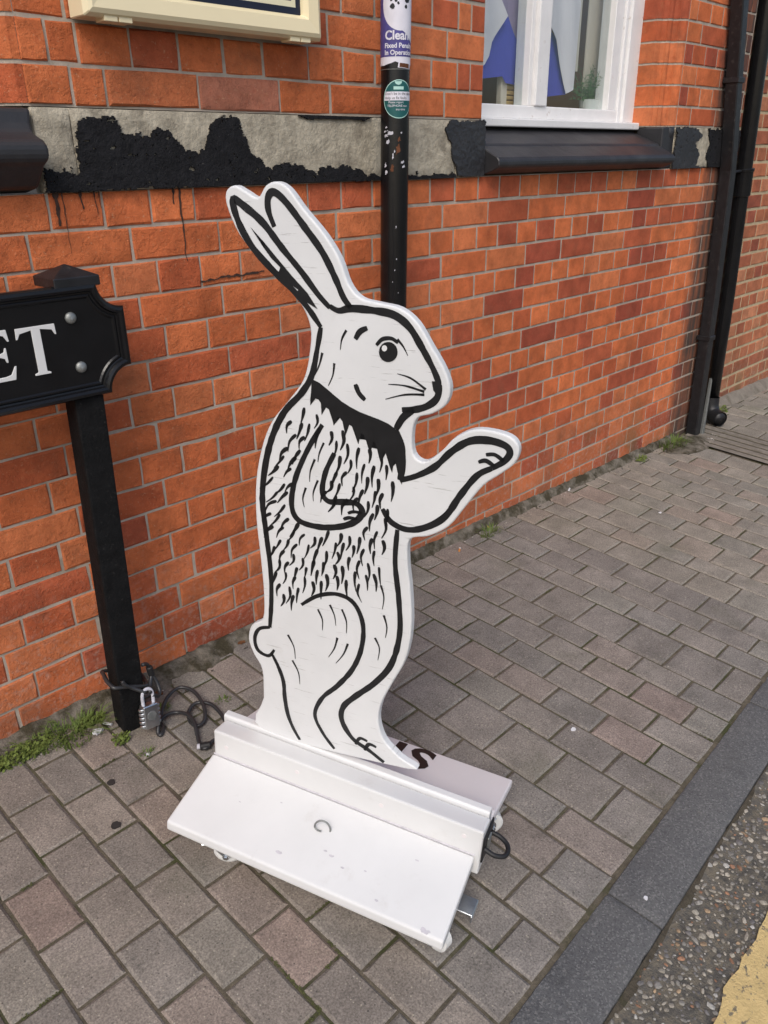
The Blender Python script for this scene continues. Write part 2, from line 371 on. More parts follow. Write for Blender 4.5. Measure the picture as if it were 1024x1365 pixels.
ROWS = [-.56, -.46, -.36, -.262, -.162, -.062, .037, .135, .226, .322, .420, .518, .616, .719, .821, .923, 1.028, 1.134, 1.235, 1.388, 1.492, 1.595, 1.700, 1.807, 1.907, 2.068, 2.168, 2.272, 2.402, 2.546, 2.645, 2.792, 2.922, 3.027, 3.135, 3.236, 3.338, 3.440, 3.545, 3.665, 3.832]
u = 4.20
PHASE = {}
while u < 8: ROWS.append(u); u += R.choice([.103, .103, .103, .15])
pv = []
UP = lambda x, y, d: (x, y, d)
for r in range(len(ROWS) - 1):
    u0, u1 = ROWS[r], ROWS[r + 1]
    if u1 - u0 > .25: continue
    uc = (u0 + u1) / 2; A = (r % 2 == 1)
    if uc < 1.03: ph, st = (-1.094 if A else -1.143), .1445
    else: ph, st = (-.902 + .022 * max(0, uc - 2.2) if A else -.962 + .03 * max(0, uc - 2.2) + .002), .1525
    lo, hi = vk(uc) + .004, vw(uc)
    if 3.25 < uc < 3.75: pass
    v = ph
    while v - st > lo: v -= st
    js = [lo]
    while v < lo + .03: v += st
    while v < hi - .03: js.append(v); v += st
    js.append(hi)
    for a, c in zip(js, js[1:]):
        if c - a > .02: pv.append((u0, u1, a, c))
PCOL = [((.200, .178, .157), 6), ((.190, .170, .152), 7), ((.208, .176, .154), 2.5), ((.218, .174, .152), .9), ((.188, .172, .155), 4), ((.206, .190, .166), 2)]
def pick(tab, rnd): return rnd.choices([t[0] for t in tab], [t[1] for t in tab])[0]
data = []
for (u0, u1, a, c) in pv:
    p = FP @ Vector(((u0 + u1) / 2, (a + c) / 2, 0)); col = pick(PCOL, R); k = R.uniform(.98, 1.16)
    if u0 < .7: col = tuple(x * y for x, y in zip(col, (1.04, 1.0, .96)))
    if u0 > 2.4: col = tuple(x * y for x, y in zip(col, (1.14, 1.14, 1.08)))
    data.append((px_area(p, u1 - u0, c - a), u0, u1, a, c, tuple(x * k for x in col)))
data.sort(key=lambda t: -t[0])
pvars = []
for i in range(10):
    vs, fs = piece_mesh('paver', 3, 3, .095, .145, .0052, .0038, .03, .0019, .0006, R, UP)
    me = bpy.data.meshes.new('paver'); me.from_pydata(vs, [], fs); soft(me); me.materials.append(M['paver']); pvars.append((me, vs, fs))
rest = MB()
for i, (ar, u0, u1, a, c, col) in enumerate(data):
    me, vs, fs = R.choice(pvars); g = .0029
    w_, h_ = u1 - u0 - 2 * g, c - a - 2 * g; cx, cy = (u0 + u1) / 2, (a + c) / 2
    rot = R.uniform(-.008, .008); dz = R.uniform(-.0015, .001)
    if i < 300 and ar > 0:
        o = bpy.data.objects.new('paver', me); C.objects.link(o); o.parent = pavement
        o.matrix_basis = Matrix.Translation((cx, cy, dz)) @ Matrix.Rotation(rot, 4, 'Z') @ Matrix.Rotation(R.uniform(-.006, .006), 4, 'X') @ Matrix.Rotation(R.uniform(-.006, .006), 4, 'Y') @ Matrix.Diagonal((w_, h_, 1, 1))
        o.color = (*col, 1)
    else: rest.add([(cx + x * w_, cy + y * h_, z + dz) for x, y, z in vs], fs, col)
o = rest.obj('paver_field', M['paver_stuff'], pavement, local=True, fix=False, smooth=True); o.data.set_sharp_from_angle(angle=.22); stuff(o)

# moss and silt standing in some of the joints
b = MB(); rm = random.Random(31)
joints = [t for t in data if t[0] > 0]
for q in range(62):
    ar, u0, u1, a, c, col = rm.choice(joints[:260]); side_ = rm.random() < .55
    L0 = rm.uniform(.02, .09); t0 = rm.uniform(0, 1)
    for k in range(int(L0 * 900)):
        if side_: x, y = u1 + rm.gauss(0, .0016), a + (c - a) * t0 + rm.uniform(-.5, .5) * L0
        else: x, y = u0 + (u1 - u0) * t0 + rm.uniform(-.5, .5) * L0, c + rm.gauss(0, .0016)
        if not (u0 - .004 < x < u1 + .004 and a - .004 < y < c + .004): continue
        s = rm.uniform(.0009, .0024); z = -.0045 + rm.uniform(0, .004)
        b.add([(x - s, y, z), (x, y - s, z + s * .6), (x + s, y, z), (x, y + s, z + s * .5)], [(0, 1, 2, 3)])
stuff(b.obj('joint_moss', M['jointmoss'], pavement, local=True, fix=False))
# ribbed concrete channel crossing the pavement below the downpipe
b = MB(); prof = []; gro = []
for i in range(5):
    x = 3.842 + i * .07; prof += [(x, .006), (x + .042, .007), (x + .046, -.003), (x + .066, -.003)]; gro.append(x + .056)
prof.append((4.190, .006))
for (x0, z0), (x1, z1) in zip(prof, prof[1:]):
    b.add([(x0, vk(4), z0), (x1, vk(4), z1), (x1, -.13, z1), (x0, -.13, z0)], [(0, 1, 2, 3)])
b.obj('drainage_channel', M['channel'], pavement, local=True, fix=False)
b = MB()
for x in gro: b.add([(x - .0105, vk(4), .0035), (x + .0105, vk(4), .0035), (x + .0105, -.13, .0035), (x - .0105, -.13, .0035)], [(0, 1, 2, 3)])
stuff(b.obj('groove_silt', M['dirt'], pavement, local=True, fix=False))
# dirty cement haunch along the foot of the wall
b = MB(); n = 420
for i in range(n + 1):
    X = -.3 + 4.15 * i / n; q = mnoise.fractal(Vector((X * 9, 0, 1.7)), 1, 2, 4)
    wdt = .026 + .010 * q + (.020 if X < 1.15 else 0) * (1 + q); hgt = .014 + (.015 if X < 1.2 else .005) * mnoise.fractal(Vector((X * 13, 3, 0)), 1, 2, 4) + (.008 if X < 1.1 else .010)
    z = gz(X, -.01)
    for y, zz in ((.004, hgt + .004), (-.012, hgt), (-.35 * wdt - .008, hgt * .62 + .003 * q), (-.75 * wdt - .006, hgt * .22), (-wdt - .012, -.008)):
        b.v.append((X, y + .0035 * mnoise.noise(Vector((X * 40, y * 90, 0))), z + zz + .004 * mnoise.noise(Vector((X * 45, y * 120, 5)))))
for i in range(n):
    for k in range(4): a = i * 5 + k; b.f.append([a, a + 5, a + 6, a + 1])
b.obj('cement_fillet', M['cement'], pavement, fix=False, smooth=True)
# loose mortar bed round the foot of the downpipe
b = MB(); pts = []; n = 22
for i in range(n): 
    a = 2 * PI * i / n; pts.append((3.80 + .20 * math.cos(a) * (1 + .12 * math.sin(3 * a)), -.105 + .085 * math.sin(a)))
vs = [(x, y, gz(x, y) + .0015) for x, y in pts] + [(3.8 + (x - 3.8) * .72, -.1 + (y + .1) * .72, gz(x, y) + .009 + .004 * mnoise.noise(Vector((x * 30, y * 30, 0)))) for x, y in pts] + [(3.82, -.07, gz(3.82, -.07) + .012)]
b.add(vs, [(i, (i + 1) % n, n + (i + 1) % n, n + i) for i in range(n)] + [(n + i, n + (i + 1) % n, 2 * n) for i in range(n)])
b.obj('mortar_bed', M['cement'], pavement, fix=False, smooth=True)

# ---- kerb
kb = MB().box(-3, 9, -1.383, -1.265, -.16, -.012).obj('kerb', M['joint']); kb.matrix_basis = FK; struct(kb)
kms = []
for v in range(4):
    b = MB(); pr = [(-.0605, -.10), (-.0605, -.020), (-.0603, -.007), (-.0575, -.0018), (-.052, 0), (0, .0006), (.052, 0), (.0575, -.0015), (.0603, -.006), (.0605, -.020), (.0605, -.10)]; m_ = len(pr); n = 70
    for i in range(n + 1):
        x = -.4205 + .841 * i / n; e = min(i, n - i)
        for y, z in pr:
            q = mnoise.fractal(Vector((x * 60, y * 60 + v * 7, 1)), 1, 2, 3); edge = 1 if abs(y) > .05 and z > -.03 else .15
            ch = max(0, mnoise.noise(Vector((x * 22, y * 30 + v * 5, 9))) - .45) * .012 * (1 if abs(y) > .05 else 0)
            b.v.append((x + (.003 - .003 * e if e < 1 else 0) * (1 if i == 0 else -1) * 0, y - math.copysign(ch, y) * .8 + .0007 * q * edge, z - ch - (.0035 if e == 0 and z > -.05 else 0) + .0005 * q))
    for i in range(n):
        for k in range(m_ - 1): a = i * m_ + k; b.f.append([a, a + 1, a + m_ + 1, a + m_])
    b.f += [list(range(m_)), list(range((n + 1) * m_ - 1, n * m_ - 1, -1))]
    me = b.mesh('kerb_stone'); soft(me); me.set_sharp_from_angle(angle=.7); me.materials.append(M['kerb']); kms.append(me)
for i in range(-4, 9):
    o = bpy.data.objects.new('kerb_stone', kms[i % 4]); C.objects.link(o); o.parent = kb
    o.location = (1.055 + .4225 + .845 * i, -1.3235 + R.uniform(-.002, .002), R.uniform(-.002, .001)); o.rotation_euler = (0, R.uniform(-.002, .002), R.uniform(-.003, .003))

# ---- road
b = MB(); nx, ny = 130, 44; 
for j in range(ny + 1):
    for i in range(nx + 1):
        x = -1 + 5.5 * i / nx; y = -1.3855 - .95 * j / ny
        z = -.012 + .004 * mnoise.noise(Vector((x * 14, y * 14, 0))) - .006 * min(1, j / 12)
        if j < 5: z += .006 * (1 - j / 5) * (1 + mnoise.noise(Vector((x * 9, y * 9, 4))))
        b.v.append((x, y, z))
for j in range(ny):
    for i in range(nx): a = j * (nx + 1) + i; b.f.append([a, a + 1, a + nx + 2, a + nx + 1])
b.add([(-40, -40, -.03), (40, -40, -.03), (40, -2.33, -.025), (-40, -2.33, -.025)], [(0, 1, 2, 3)])
b.add([(-40, -2.34, -.026), (-.99, -2.34, -.026), (-.99, -1.386, -.02), (-40, -1.386, -.02)], [(0, 1, 2, 3)])
b.add([(4.49, -2.34, -.026), (40, -2.34, -.026), (40, -1.386, -.02), (4.49, -1.386, -.02)], [(0, 1, 2, 3)])
road = b.obj('road', M['asphalt'], fix=False, smooth=True); road.matrix_basis = FK; struct(road)
# gutter dirt ribbon
b = MB(); n = 120
for i in range(n + 1):
    x = -.5 + 4.5 * i / n; wd = .022 + .014 * mnoise.fractal(Vector((x * 8, 2, 0)), 1, 2, 3)
    for k, (y, z) in enumerate(((-1.3848, -.004), (-1.3855 - wd * .5, -.0085), (-1.3855 - wd, -.0150))):
        b.v.append((x, y, z + .002 * mnoise.noise(Vector((x * 40, k, 0)))))
for i in range(n):
    for k in range(2): a = i * 3 + k; b.f.append([a, a + 3, a + 4, a + 1])
b.obj('gutter_dirt', M['dirt'], road, local=True, fix=False, smooth=True)
# worn yellow line
yl = []
for i in range(140):
    x = -.5 + 4 * i / 139; yl.append((x, -1.522 + .022 * mnoise.fractal(Vector((x * 11, 0, 0)), .8, 2, 5)))
for i in range(140):
    x = 3.5 - 4 * i / 139; yl.append((x, -1.605 + .012 * mnoise.fractal(Vector((x * 11, 9, 0)), .8, 2, 5)))
b = MB()
for i in range(139):
    p0, p1, q0, q1 = yl[i], yl[i + 1], yl[279 - i], yl[278 - i]
    b.add([(*q0, -.0105), (*q1, -.0105), (*p1, -.0105), (*p0, -.0105)], [(0, 1, 2, 3)])
b.obj('yellow_line', M['yellow'], road, local=True, fix=False)
# exposed stones of the worn surface
def road_z(x, y):
    j = max(0, -(y + 1.3855)) * 44 / .95
    z = -.012 + .004 * mnoise.noise(Vector((x * 14, y * 14, 0))) - .006 * min(1, j / 12)
    if j < 5: z += .006 * (1 - j / 5) * (1 + mnoise.noise(Vector((x * 9, y * 9, 4))))
    return z
def stone_vf(rnd, r):
    t = (1 + 5 ** .5) / 2
    ico = [(-1, t, 0), (1, t, 0), (-1, -t, 0), (1, -t, 0), (0, -1, t), (0, 1, t), (0, -1, -t), (0, 1, -t), (t, 0, -1), (t, 0, 1), (-t, 0, -1), (-t, 0, 1)]
    f = [(0, 11, 5), (0, 5, 1), (0, 1, 7), (0, 7, 10), (0, 10, 11), (1, 5, 9), (5, 11, 4), (11, 10, 2), (10, 7, 6), (7, 1, 8), (3, 9, 4), (3, 4, 2), (3, 2, 6), (3, 6, 8), (3, 8, 9), (4, 9, 5), (2, 4, 11), (6, 2, 10), (8, 6, 7), (9, 8, 1)]
    a = rnd.uniform(0, PI); sx, sy, sz = rnd.uniform(.6, 1.35), rnd.uniform(.5, 1.0), rnd.uniform(.35, .6)
    out = []
    for x, y, z in ico:
        k = r / 1.9 * rnd.uniform(.72, 1.2); x, y, z = x * k * sx, y * k * sy, z * k * sz
        out.append((x * math.cos(a) - y * math.sin(a), x * math.sin(a) + y * math.cos(a), z))
    return out, f
SC = [((.30, .27, .22), 5), ((.24, .225, .20), 5), ((.38, .34, .28), 3), ((.28, .15, .09), 1.6), ((.34, .24, .15), 2), ((.16, .15, .145), 4), ((.46, .44, .40), 1)]
b = MB(); rs = random.Random(5); placed = []
grid = {}
for k in range(22000):
    x = rs.uniform(.35, 2.6); y = -1.392 - rs.random() ** 1.0 * .5; r = rs.choice([.0025, .003, .004, .005, .006, .007, .009])
    if y > -1.415 and rs.random() < .45: continue
    inl = -1.60 < y < -1.524 + .02 * mnoise.fractal(Vector((x * 11, 0, 0)), .8, 2, 5)
    if inl and rs.random() < .55: continue
    if mnoise.noise(Vector((x * 9, y * 9, 3))) < -.25 and rs.random() < .6: continue
    key = (int(x / .02), int(y / .02)); near = [q for dx in (-1, 0, 1) for dy in (-1, 0, 1) for q in grid.get((key[0] + dx, key[1] + dy), [])]
    if any((x - q[0]) ** 2 + (y - q[1]) ** 2 < (.78 * (r + q[2])) ** 2 for q in near): continue
    grid.setdefault(key, []).append((x, y, r))
    vs, f = stone_vf(rs, r); col = pick(SC, rs) if not (inl and rs.random() < .8) else (.60, .45, .21); kk = rs.uniform(.75, 1.15)
    b.add([(x + p[0], y + p[1], road_z(x, y) + .0006 + p[2] * (.8 if not inl else .5)) for p in vs], f, tuple(cc_ * kk for cc_ in col))
def tint_mat(name, rough=.85):
    m, bb = newmat(name); a = N(m).new('ShaderNodeAttribute'); a.attribute_name = 'tint'; p = pos(m)
    L(m, mix(m, 1., a.outputs['Color'], ramp(m, noise(m, p, 260, 4), .3, .7, .7, 1.25), 'MULTIPLY'), bb.inputs['Base Color']); bb.inputs['Roughness'].default_value = rough
    return m
M['chip'] = tint_mat('road_stone')
stuff(b.obj('stone_chippings', M['chip'], road, local=True, fix=False))
# ================================================================== BUILDING
bld = thing('brick_building', 'orange brick building with a peeling black painted stone band and a white framed window', 'building', (2.2, .15, gz(2.2, .15)))
TOP = 2.35
WL, WR = 2.147, 3.425                                   # window opening on the wall face
b = MB()
MY = .0032
b.box(.735, 4.06, MY, .30, -.35, 1.218); b.box(.735, WL - .004, MY, .30, 1.376, TOP); b.box(WR, 4.06, MY, .30, 1.376, TOP)
b.box(-.6, .735, MY, .30, -.35, 1.218)
b.box(.735, 2.15, .03, .30, 1.218, 1.376); b.box(3.40, 4.06, .03, .30, 1.218, 1.376); b.box(2.15, 3.40, .05, .30, 1.218, 1.30)
b.box(3.345, WR, .10, .30, 1.376, TOP)
wall = b.obj('wall', M['mortar'], bld, fix=False)
side = MB().box(4.06, 9.5, .108, .38, -.5, TOP).obj('side_wall', M['mortar_buff'], bld, fix=False)

ORG = [((.575, .158, .056), 6), ((.545, .142, .050), 6), ((.60, .178, .068), 3), ((.46, .108, .042), 2.4), ((.55, .165, .066), 2)]
DRK = [((.40, .092, .044), 4), ((.34, .074, .040), 2), ((.44, .105, .046), 4)]
bricks = []                                             # (x0, x1, z0, z1, col, wall)
J = .0031
def row(k, x0, x1, joints, colf):
    js = [x0] + [j for j in joints if x0 + .03 < j < x1 - .03] + [x1]
    z1 = 1.22 - .075 * (k - 1); z0 = z1 - .075
    for a, c in zip(js, js[1:]): bricks.append((a, c, z0, z1, colf(a, c, k)))
def col_low(a, c, k):
    x = (a + c) / 2; st = c - a > .16
    pd = .08
    if x > 1.85: pd = (.55 if st else .30) if k <= 6 else (.32 if st else .2) if k <= 10 else .16
    if x > 3.45: pd = .12
    return pick(DRK if R.random() < pd else ORG, R)
for k in range(1, 19):
    stretch = (k % 2 == 0)
    if stretch: js = [.838 + .0763 + .2295 * n for n in range(-7, 3)] + [1.526, 1.752] + [1.9663 + .2259 * n for n in range(0, 10)]
    else:
        js = [.9143 + .0574 + .1147 * n for n in range(-13, 4)] + [1.432, 1.548, 1.665, 1.787] + [1.9663 - .0565 + .1130 * n for n in range(0, 20)]
    js = sorted(j + R.uniform(-.003, .003) for j in js)
    row(k, -.55, 4.055, js, col_low)
def rowu(z0, z1, js):
    js = sorted(js)
    for a, c in zip(js, js[1:]):
        if c - a < .3: bricks.append((a, c, z0, z1, pick(DRK if R.random() < (.12 if a < 2 else .35) else ORG, R)))
zs = [1.377, 1.451, 1.528, 1.603] + [1.603 + .0755 * i for i in range(1, 10)]
for i in range(12):
    a, c = zs[i], zs[i + 1]
    if i == 0: js = [.735, .831, .904, 1.128, 1.357, 1.521, 1.742, 1.967, 2.145]
    elif i % 2 == 1: js = [.735, .793, .855, .971, 1.086, 1.202, 1.314, 1.452, 1.567, 1.684, 1.797, 1.909, 2.022, 2.081, 2.145]
    else: js = [.735, .838, 1.065, 1.292, 1.519, 1.747, 1.975, 2.145]
    rowu(a, c, js)
    js = [WR + .002, 3.50, 3.615, 3.73, 3.845, 3.96, 4.055] if i % 2 else [WR + .002, 3.555, 3.785, 4.00, 4.055]
    rowu(a, c, [j + R.uniform(-.004, .004) if 3.43 < j < 4 else j for j in js])
UPB = lambda x, y, d: (x, -d, y)
bv = {}
for st in (True, False):
    for old in (True, False):
        bv[st, old] = []
        for i in range(10 if old else 6):
            vs, fs = piece_mesh('brick', 4 if st else 3, 3, .219 if st else .107, .0667, .0034 if old else .0022, .0026 if old else .0018, .028, .0021 if old else .0009, .0016 if old else .0008, R, UPB)
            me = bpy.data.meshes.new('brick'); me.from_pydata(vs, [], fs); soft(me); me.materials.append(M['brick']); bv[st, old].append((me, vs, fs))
def specials(a, c, z0, z1, col):
    x, z = (a + c) / 2, (z0 + z1) / 2
    if abs(x - 1.243) < .06 and abs(z - 1.414) < .03: return (.42, .16, .10)
    if abs(x - .98) < .05 and 1.38 < z < 1.45 : return col
    if 1.0 < x < 1.36 and 1.37 < z < 1.45 and c - a > .2: return (.40, .155, .105)
    return col
sized = []
for (a, c, z0, z1, col) in bricks:
    k = R.uniform(.92, 1.08); col = tuple(q * k for q in specials(a, c, z0, z1, col))
    sized.append((px_area(((a + c) / 2, 0, (z0 + z1) / 2), c - a, z1 - z0), a, c, z0, z1, col))
sized.sort(key=lambda t: -t[0])
rest = MB()
for i, (ar, a, c, z0, z1, col) in enumerate(sized):
    st = c - a > .16; me, vs, fs = R.choice(bv[st, a < 1.75])
    left = (a < 1.5); g = J if left else .0046
    w_, h_ = c - a - 2 * g + R.uniform(-.0012, .0012), z1 - z0 - 2 * g + R.uniform(-.0012, .0012)
    x, z = (a + c) / 2, (z0 + z1) / 2 + R.uniform(-.0008, .0008); y = R.uniform(-.0012, .0012) * (1.3 if left else .7)
    fx, fz = R.choice((1, -1)), R.choice((1, -1))
    if i < 300 and ar > 0:
        o = bpy.data.objects.new('brick', me); C.objects.link(o); setp(o, wall)
        o.matrix_basis = Matrix.Translation((x, y, z)) @ Matrix.Rotation(R.uniform(-.005, .005), 4, 'Y') @ Matrix.Rotation(R.uniform(-.008, .008), 4, 'Z') @ Matrix.Diagonal((w_, 1, h_, 1))
        o.color = (*col, 1)
    else: rest.add([(x + p[0] * w_, y + p[1], z + p[2] * h_) for p in vs], fs, col)
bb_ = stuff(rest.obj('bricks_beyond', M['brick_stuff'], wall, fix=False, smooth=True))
bb_.data.set_sharp_from_angle(angle=.22)

# recessed side wall: paler bricks in thick buff mortar
rest = MB()
SCOL = [((.42, .150, .075), 5), ((.36, .115, .060), 4), ((.46, .19, .10), 3), ((.30, .085, .05), 1)]
for k in range(-1, 27):
    z0 = -.09 + .0775 * k - .0; st = k % 2 == 0; p_ = .228 if st else .115; x = 4.07 + (.0 if st else -.05)
    while x < 7.2:
        hole = (1.17 < z0 < 2.6 and 4.96 < x + p_ and x < 6.3)
        if not hole:
            x0 = max(x, 4.065); me, vs, fs = R.choice(bv[st, True]); w_, h_ = x + p_ - x0 - .014, .0775 - .015
            if w_ > .03:
                kk = R.uniform(.88, 1.12); low = z0 < .12
                col = pick(SCOL, R); col = tuple(q * kk for q in col)
                rest.add([(x0 + .007 + w_ / 2 + q[0] * w_, .1045 + q[1], z0 + .03875 + q[2] * h_) for q in vs], fs, col)
        x += p_
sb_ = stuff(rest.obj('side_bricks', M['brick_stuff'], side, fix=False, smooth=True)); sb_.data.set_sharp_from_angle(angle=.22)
b = MB(); n = 60
for i in range(n + 1):
    X = 4.1 + 3.2 * i / n; z = gz(X, .09)
    for y, zz in ((.112, .046), (.085, .040), (.066, .020), (.045, -.008)):
        b.v.append((X, y + .006 * mnoise.noise(Vector((X * 9, y * 30, 2))), z + zz * (1 + .25 * mnoise.noise(Vector((X * 7, 1, 0))))))
for i in range(n):
    for k in range(3): a = i * 4 + k; b.f.append([a, a + 4, a + 5, a + 1])
b.obj('plinth', M['channel'], side, fix=False, smooth=True)

# moulded reveal bricks at the window jamb, one per course (right) and its mirror at the far-left window
prof = [(3.318, .150), (3.318, .078), (3.330, .070), (3.342, .066), (3.350, .052), (3.350, .046), (3.362, .040), (3.376, .040), (3.386, .030), (3.388, .020), (3.397, .016), (3.410, .004), (3.4245, .0015), (3.4245, .06), (3.42, .15)]
b_m = MB(); b_m.prism([(x + .0022, y + .0015) for x, y in prof], lambda x, y: (x, y, 1.376), lambda x, y: (x, y, TOP))
jm = b_m.obj('jamb', M['mortar'], bld, fix=False)
for i in range(12):
    a, c = zs[i], zs[i + 1]
    b = MB().prism(prof, lambda x, y: (x, y, a + .004), lambda x, y: (x, y, c - .004))
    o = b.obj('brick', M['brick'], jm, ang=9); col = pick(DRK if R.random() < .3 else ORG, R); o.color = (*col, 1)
profl = [(x - 3.4245 + .737, y) for x, y in prof]
b_m = MB(); b_m.prism([(x + .0022, y + .0015) for x, y in profl], lambda x, y: (x, y, 1.376), lambda x, y: (x, y, TOP))
jl = b_m.obj('jamb', M['mortar'], bld, fix=False)
for i in range(12):
    a, c = zs[i], zs[i + 1]
    b = MB().prism(profl, lambda x, y: (x, y, a + .004), lambda x, y: (x, y, c - .004))
    o = b.obj('brick', M['brick'], jl, ang=9); o.color = (*pick(ORG, R), 1)

# ---- stone band (three stones) with what is left of its black paint
def stone_block(x0, x1, seed):
    b = MB(); nx, nz = max(6, int((x1 - x0) / .012)), 12; vs = []
    for j in range(nz + 1):
        for i in range(nx + 1):
            x = x0 + (x1 - x0) * i / nx; z = 1.2195 + .1545 * j / nz
            e = min(i, nx - i, 2) ; q = .0022 * mnoise.fractal(Vector((x * 9, z * 16, seed)), 1, 2, 3)
            vs.append((x, -.0085 + q + (.004 if i in (0, nx) or j in (0, nz) else 0), z))
    b.add(vs, [(j * (nx + 1) + i, j * (nx + 1) + i + 1, (j + 1) * (nx + 1) + i + 1, (j + 1) * (nx + 1) + i) for j in range(nz) for i in range(nx)])
    b.box(x0, x1, .001, .035, 1.2195, 1.374); return b
bandroot = MB().box(.74, 2.147, .004, .03, 1.2192, 1.3742).box(3.425, 4.058, .004, .03, 1.2192, 1.3742).obj('stone_band', M['stone'], bld, fix=False)
for x0, x1, sd_ in ((.738, .812, 1), (.814, 2.010, 2), (2.012, 2.147, 3), (3.425, 4.058, 4)):
    stone_block(x0, x1, sd_).obj('stone', M['stone'], bandroot, fix=False, smooth=True)
def paint_patch(poly, y, amp, depth=3, thick=.0022):
    pj = jag(poly, amp, depth); b = MB().prism([(p.x, p.y) for p in pj], lambda x, z: (x, y - thick, z), lambda x, z: (x, y + .004, z))
    return b
pp = [(0.737, 1.221), (0.749, 1.264), (0.773, 1.263), (0.794, 1.253), (0.806, 1.244), (0.82, 1.325), (0.831, 1.352), (0.869, 1.356), (0.911, 1.357), (0.923, 1.329), (0.948, 1.322), (0.976, 1.329), (1.004, 1.338), (1.027, 1.341), (1.036, 1.33), (1.056, 1.304), (1.077, 1.292), (1.103, 1.289), (1.119, 1.312), (1.137, 1.327), (1.144, 1.346), (1.172, 1.362), (1.22, 1.363), (1.232, 1.336), (1.24, 1.304), (1.271, 1.279), (1.291, 1.252), (1.307, 1.254), (1.35, 1.265), (1.386, 1.261), (1.409, 1.247), (1.447, 1.243), (1.473, 1.251), (1.552, 1.255), (1.613, 1.243), (1.629, 1.229), (1.723, 1.225), (1.848, 1.226), (1.965, 1.228), (2.01, 1.222), (2.01, 1.2175)]
def pin(x, y, poly):
    r_ = False
    for (x0, y0), (x1, y1) in zip(poly, poly[1:] + poly[:1]):
        if (y0 > y) != (y1 > y) and x < (x1 - x0) * (y - y0) / (y1 - y0) + x0: r_ = not r_
    return r_
def grid_patch(poly, amp, holes, name, mat, y0=-.0138, cell=.0024, seed=0):
    # what is left of a paint skin: small cells kept where the (noisily displaced) point lies inside the outline
    xs = [q[0] for q in poly]; zs_ = [q[1] for q in poly]; X0, X1, Z0, Z1 = min(xs) - amp, max(xs) + amp, min(zs_) - amp * .2, max(zs_) + amp
    nx, nz = int((X1 - X0) / cell) + 1, int((Z1 - Z0) / cell) + 1; ix = {}; b = MB()
    def vid(i, j):
        if (i, j) not in ix:
            x, z = X0 + i * cell + R.uniform(-.3, .3) * cell, Z0 + j * cell + R.uniform(-.3, .3) * cell
            ix[i, j] = len(b.v); b.v.append((x, y0 + .0012 * mnoise.fractal(Vector((x * 70, z * 70, 7)), 1, 2, 3), z))
        return ix[i, j]
    zb = min(zs_)
    for j in range(nz):
        for i in range(nx):
            x, z = X0 + (i + .5) * cell, Z0 + (j + .5) * cell; k = min(1, max(0, (z - zb) / .02))
            dx = amp * k * (mnoise.fractal(Vector((x * 38, z * 38, seed + .5)), .8, 2.1, 5)); dz = amp * k * (mnoise.fractal(Vector((x * 38, z * 38, seed + 9.5)), .8, 2.1, 5))
            if not pin(x + dx, z + dz, poly): continue
            if holes and k > .5 and mnoise.fractal(Vector((x * 55, z * 75, seed + 21)), .7, 2.2, 5) > holes: continue
            b.f.append([vid(i, j), vid(i + 1, j), vid(i + 1, j + 1), vid(i, j + 1)])
    cnt = {}
    for f in b.f:
        for q in range(4): e = (f[q], f[(q + 1) % 4]); cnt[e] = 1
    back = {}
    def bk(v):
        if v not in back: x, y, z = b.v[v]; back[v] = len(b.v); b.v.append((x, y + .0055, z))
        return back[v]
    for (p0, p1) in list(cnt):
        if (p1, p0) not in cnt: b.f.append([p1, p0, bk(p0), bk(p1)])
    return b.obj(name, mat, bandroot, fix=False)
grid_patch(pp, .013, .62, 'black_paint', M['tar'])
grid_patch([(1.975, 1.371), (2.1465, 1.373), (2.1465, 1.2185), (2.06, 1.218), (2.02, 1.222), (1.995, 1.27), (1.985, 1.31), (1.955, 1.35)], .006, 0, 'black_paint', M['sillblack'])
grid_patch([(3.418, 1.3725), (3.585, 1.372), (3.66, 1.345), (3.60, 1.318), (3.628, 1.29), (3.655, 1.262), (3.63, 1.225), (3.72, 1.2185), (3.418, 1.2185)], .009, .7, 'black_paint', M['sillblack'], cell=.004)
grid_patch([(3.715, 1.366), (3.745, 1.31), (3.72, 1.26), (3.76, 1.219), (4.05, 1.219), (4.05, 1.372)], .010, .6, 'black_paint', M['tar'], cell=.004)
grid_patch([(1.40, 1.3745), (1.66, 1.3745), (1.63, 1.366), (1.50, 1.3675), (1.43, 1.3655)], .003, 0, 'black_paint', M['tar'])
grid_patch([(.805, 1.2195), (.80, 1.262), (.785, 1.27), (.765, 1.24), (.745, 1.2195)], .012, .25, 'black_paint', M['tar'], -.0118, seed=4)
# runs of tar down the first courses
for x, z0, z1, w_ in ((.758, 1.222, 1.155, .011), (.772, 1.222, 1.10, .0025), (1.047, 1.222, 1.06, .005), (1.03, 1.222, 1.185, .006), (.842, 1.222, 1.175, .003), (.852, 1.222, 1.185, .002), (1.56, 1.222, 1.19, .002), (.812, 1.222, 1.185, .006)):
    b = MB(); n = 14; l = []; r_ = []
    for i in range(n + 1):
        z = z0 + (z1 - z0) * i / n; xx = x + .0035 * mnoise.noise(Vector((z * 50, x * 9, 0))); ww = w_ * .5 * (1 - .6 * i / n) * (1 + .95 * mnoise.noise(Vector((z * 120, x, 3))))
        l.append((xx - ww, -.0029, z)); r_.append((xx + ww, -.0029, z))
    for i in range(n): b.add([l[i], r_[i], r_[i + 1], l[i + 1]], [(0, 1, 2, 3)])
    b.obj('tar_run', M['drip'], wall, fix=False)
b = MB()
pts = [(1.08 + .19 * i / 20, 1.010 + .004 * i / 20 + .003 * R.uniform(-1, 1)) for i in range(21)]
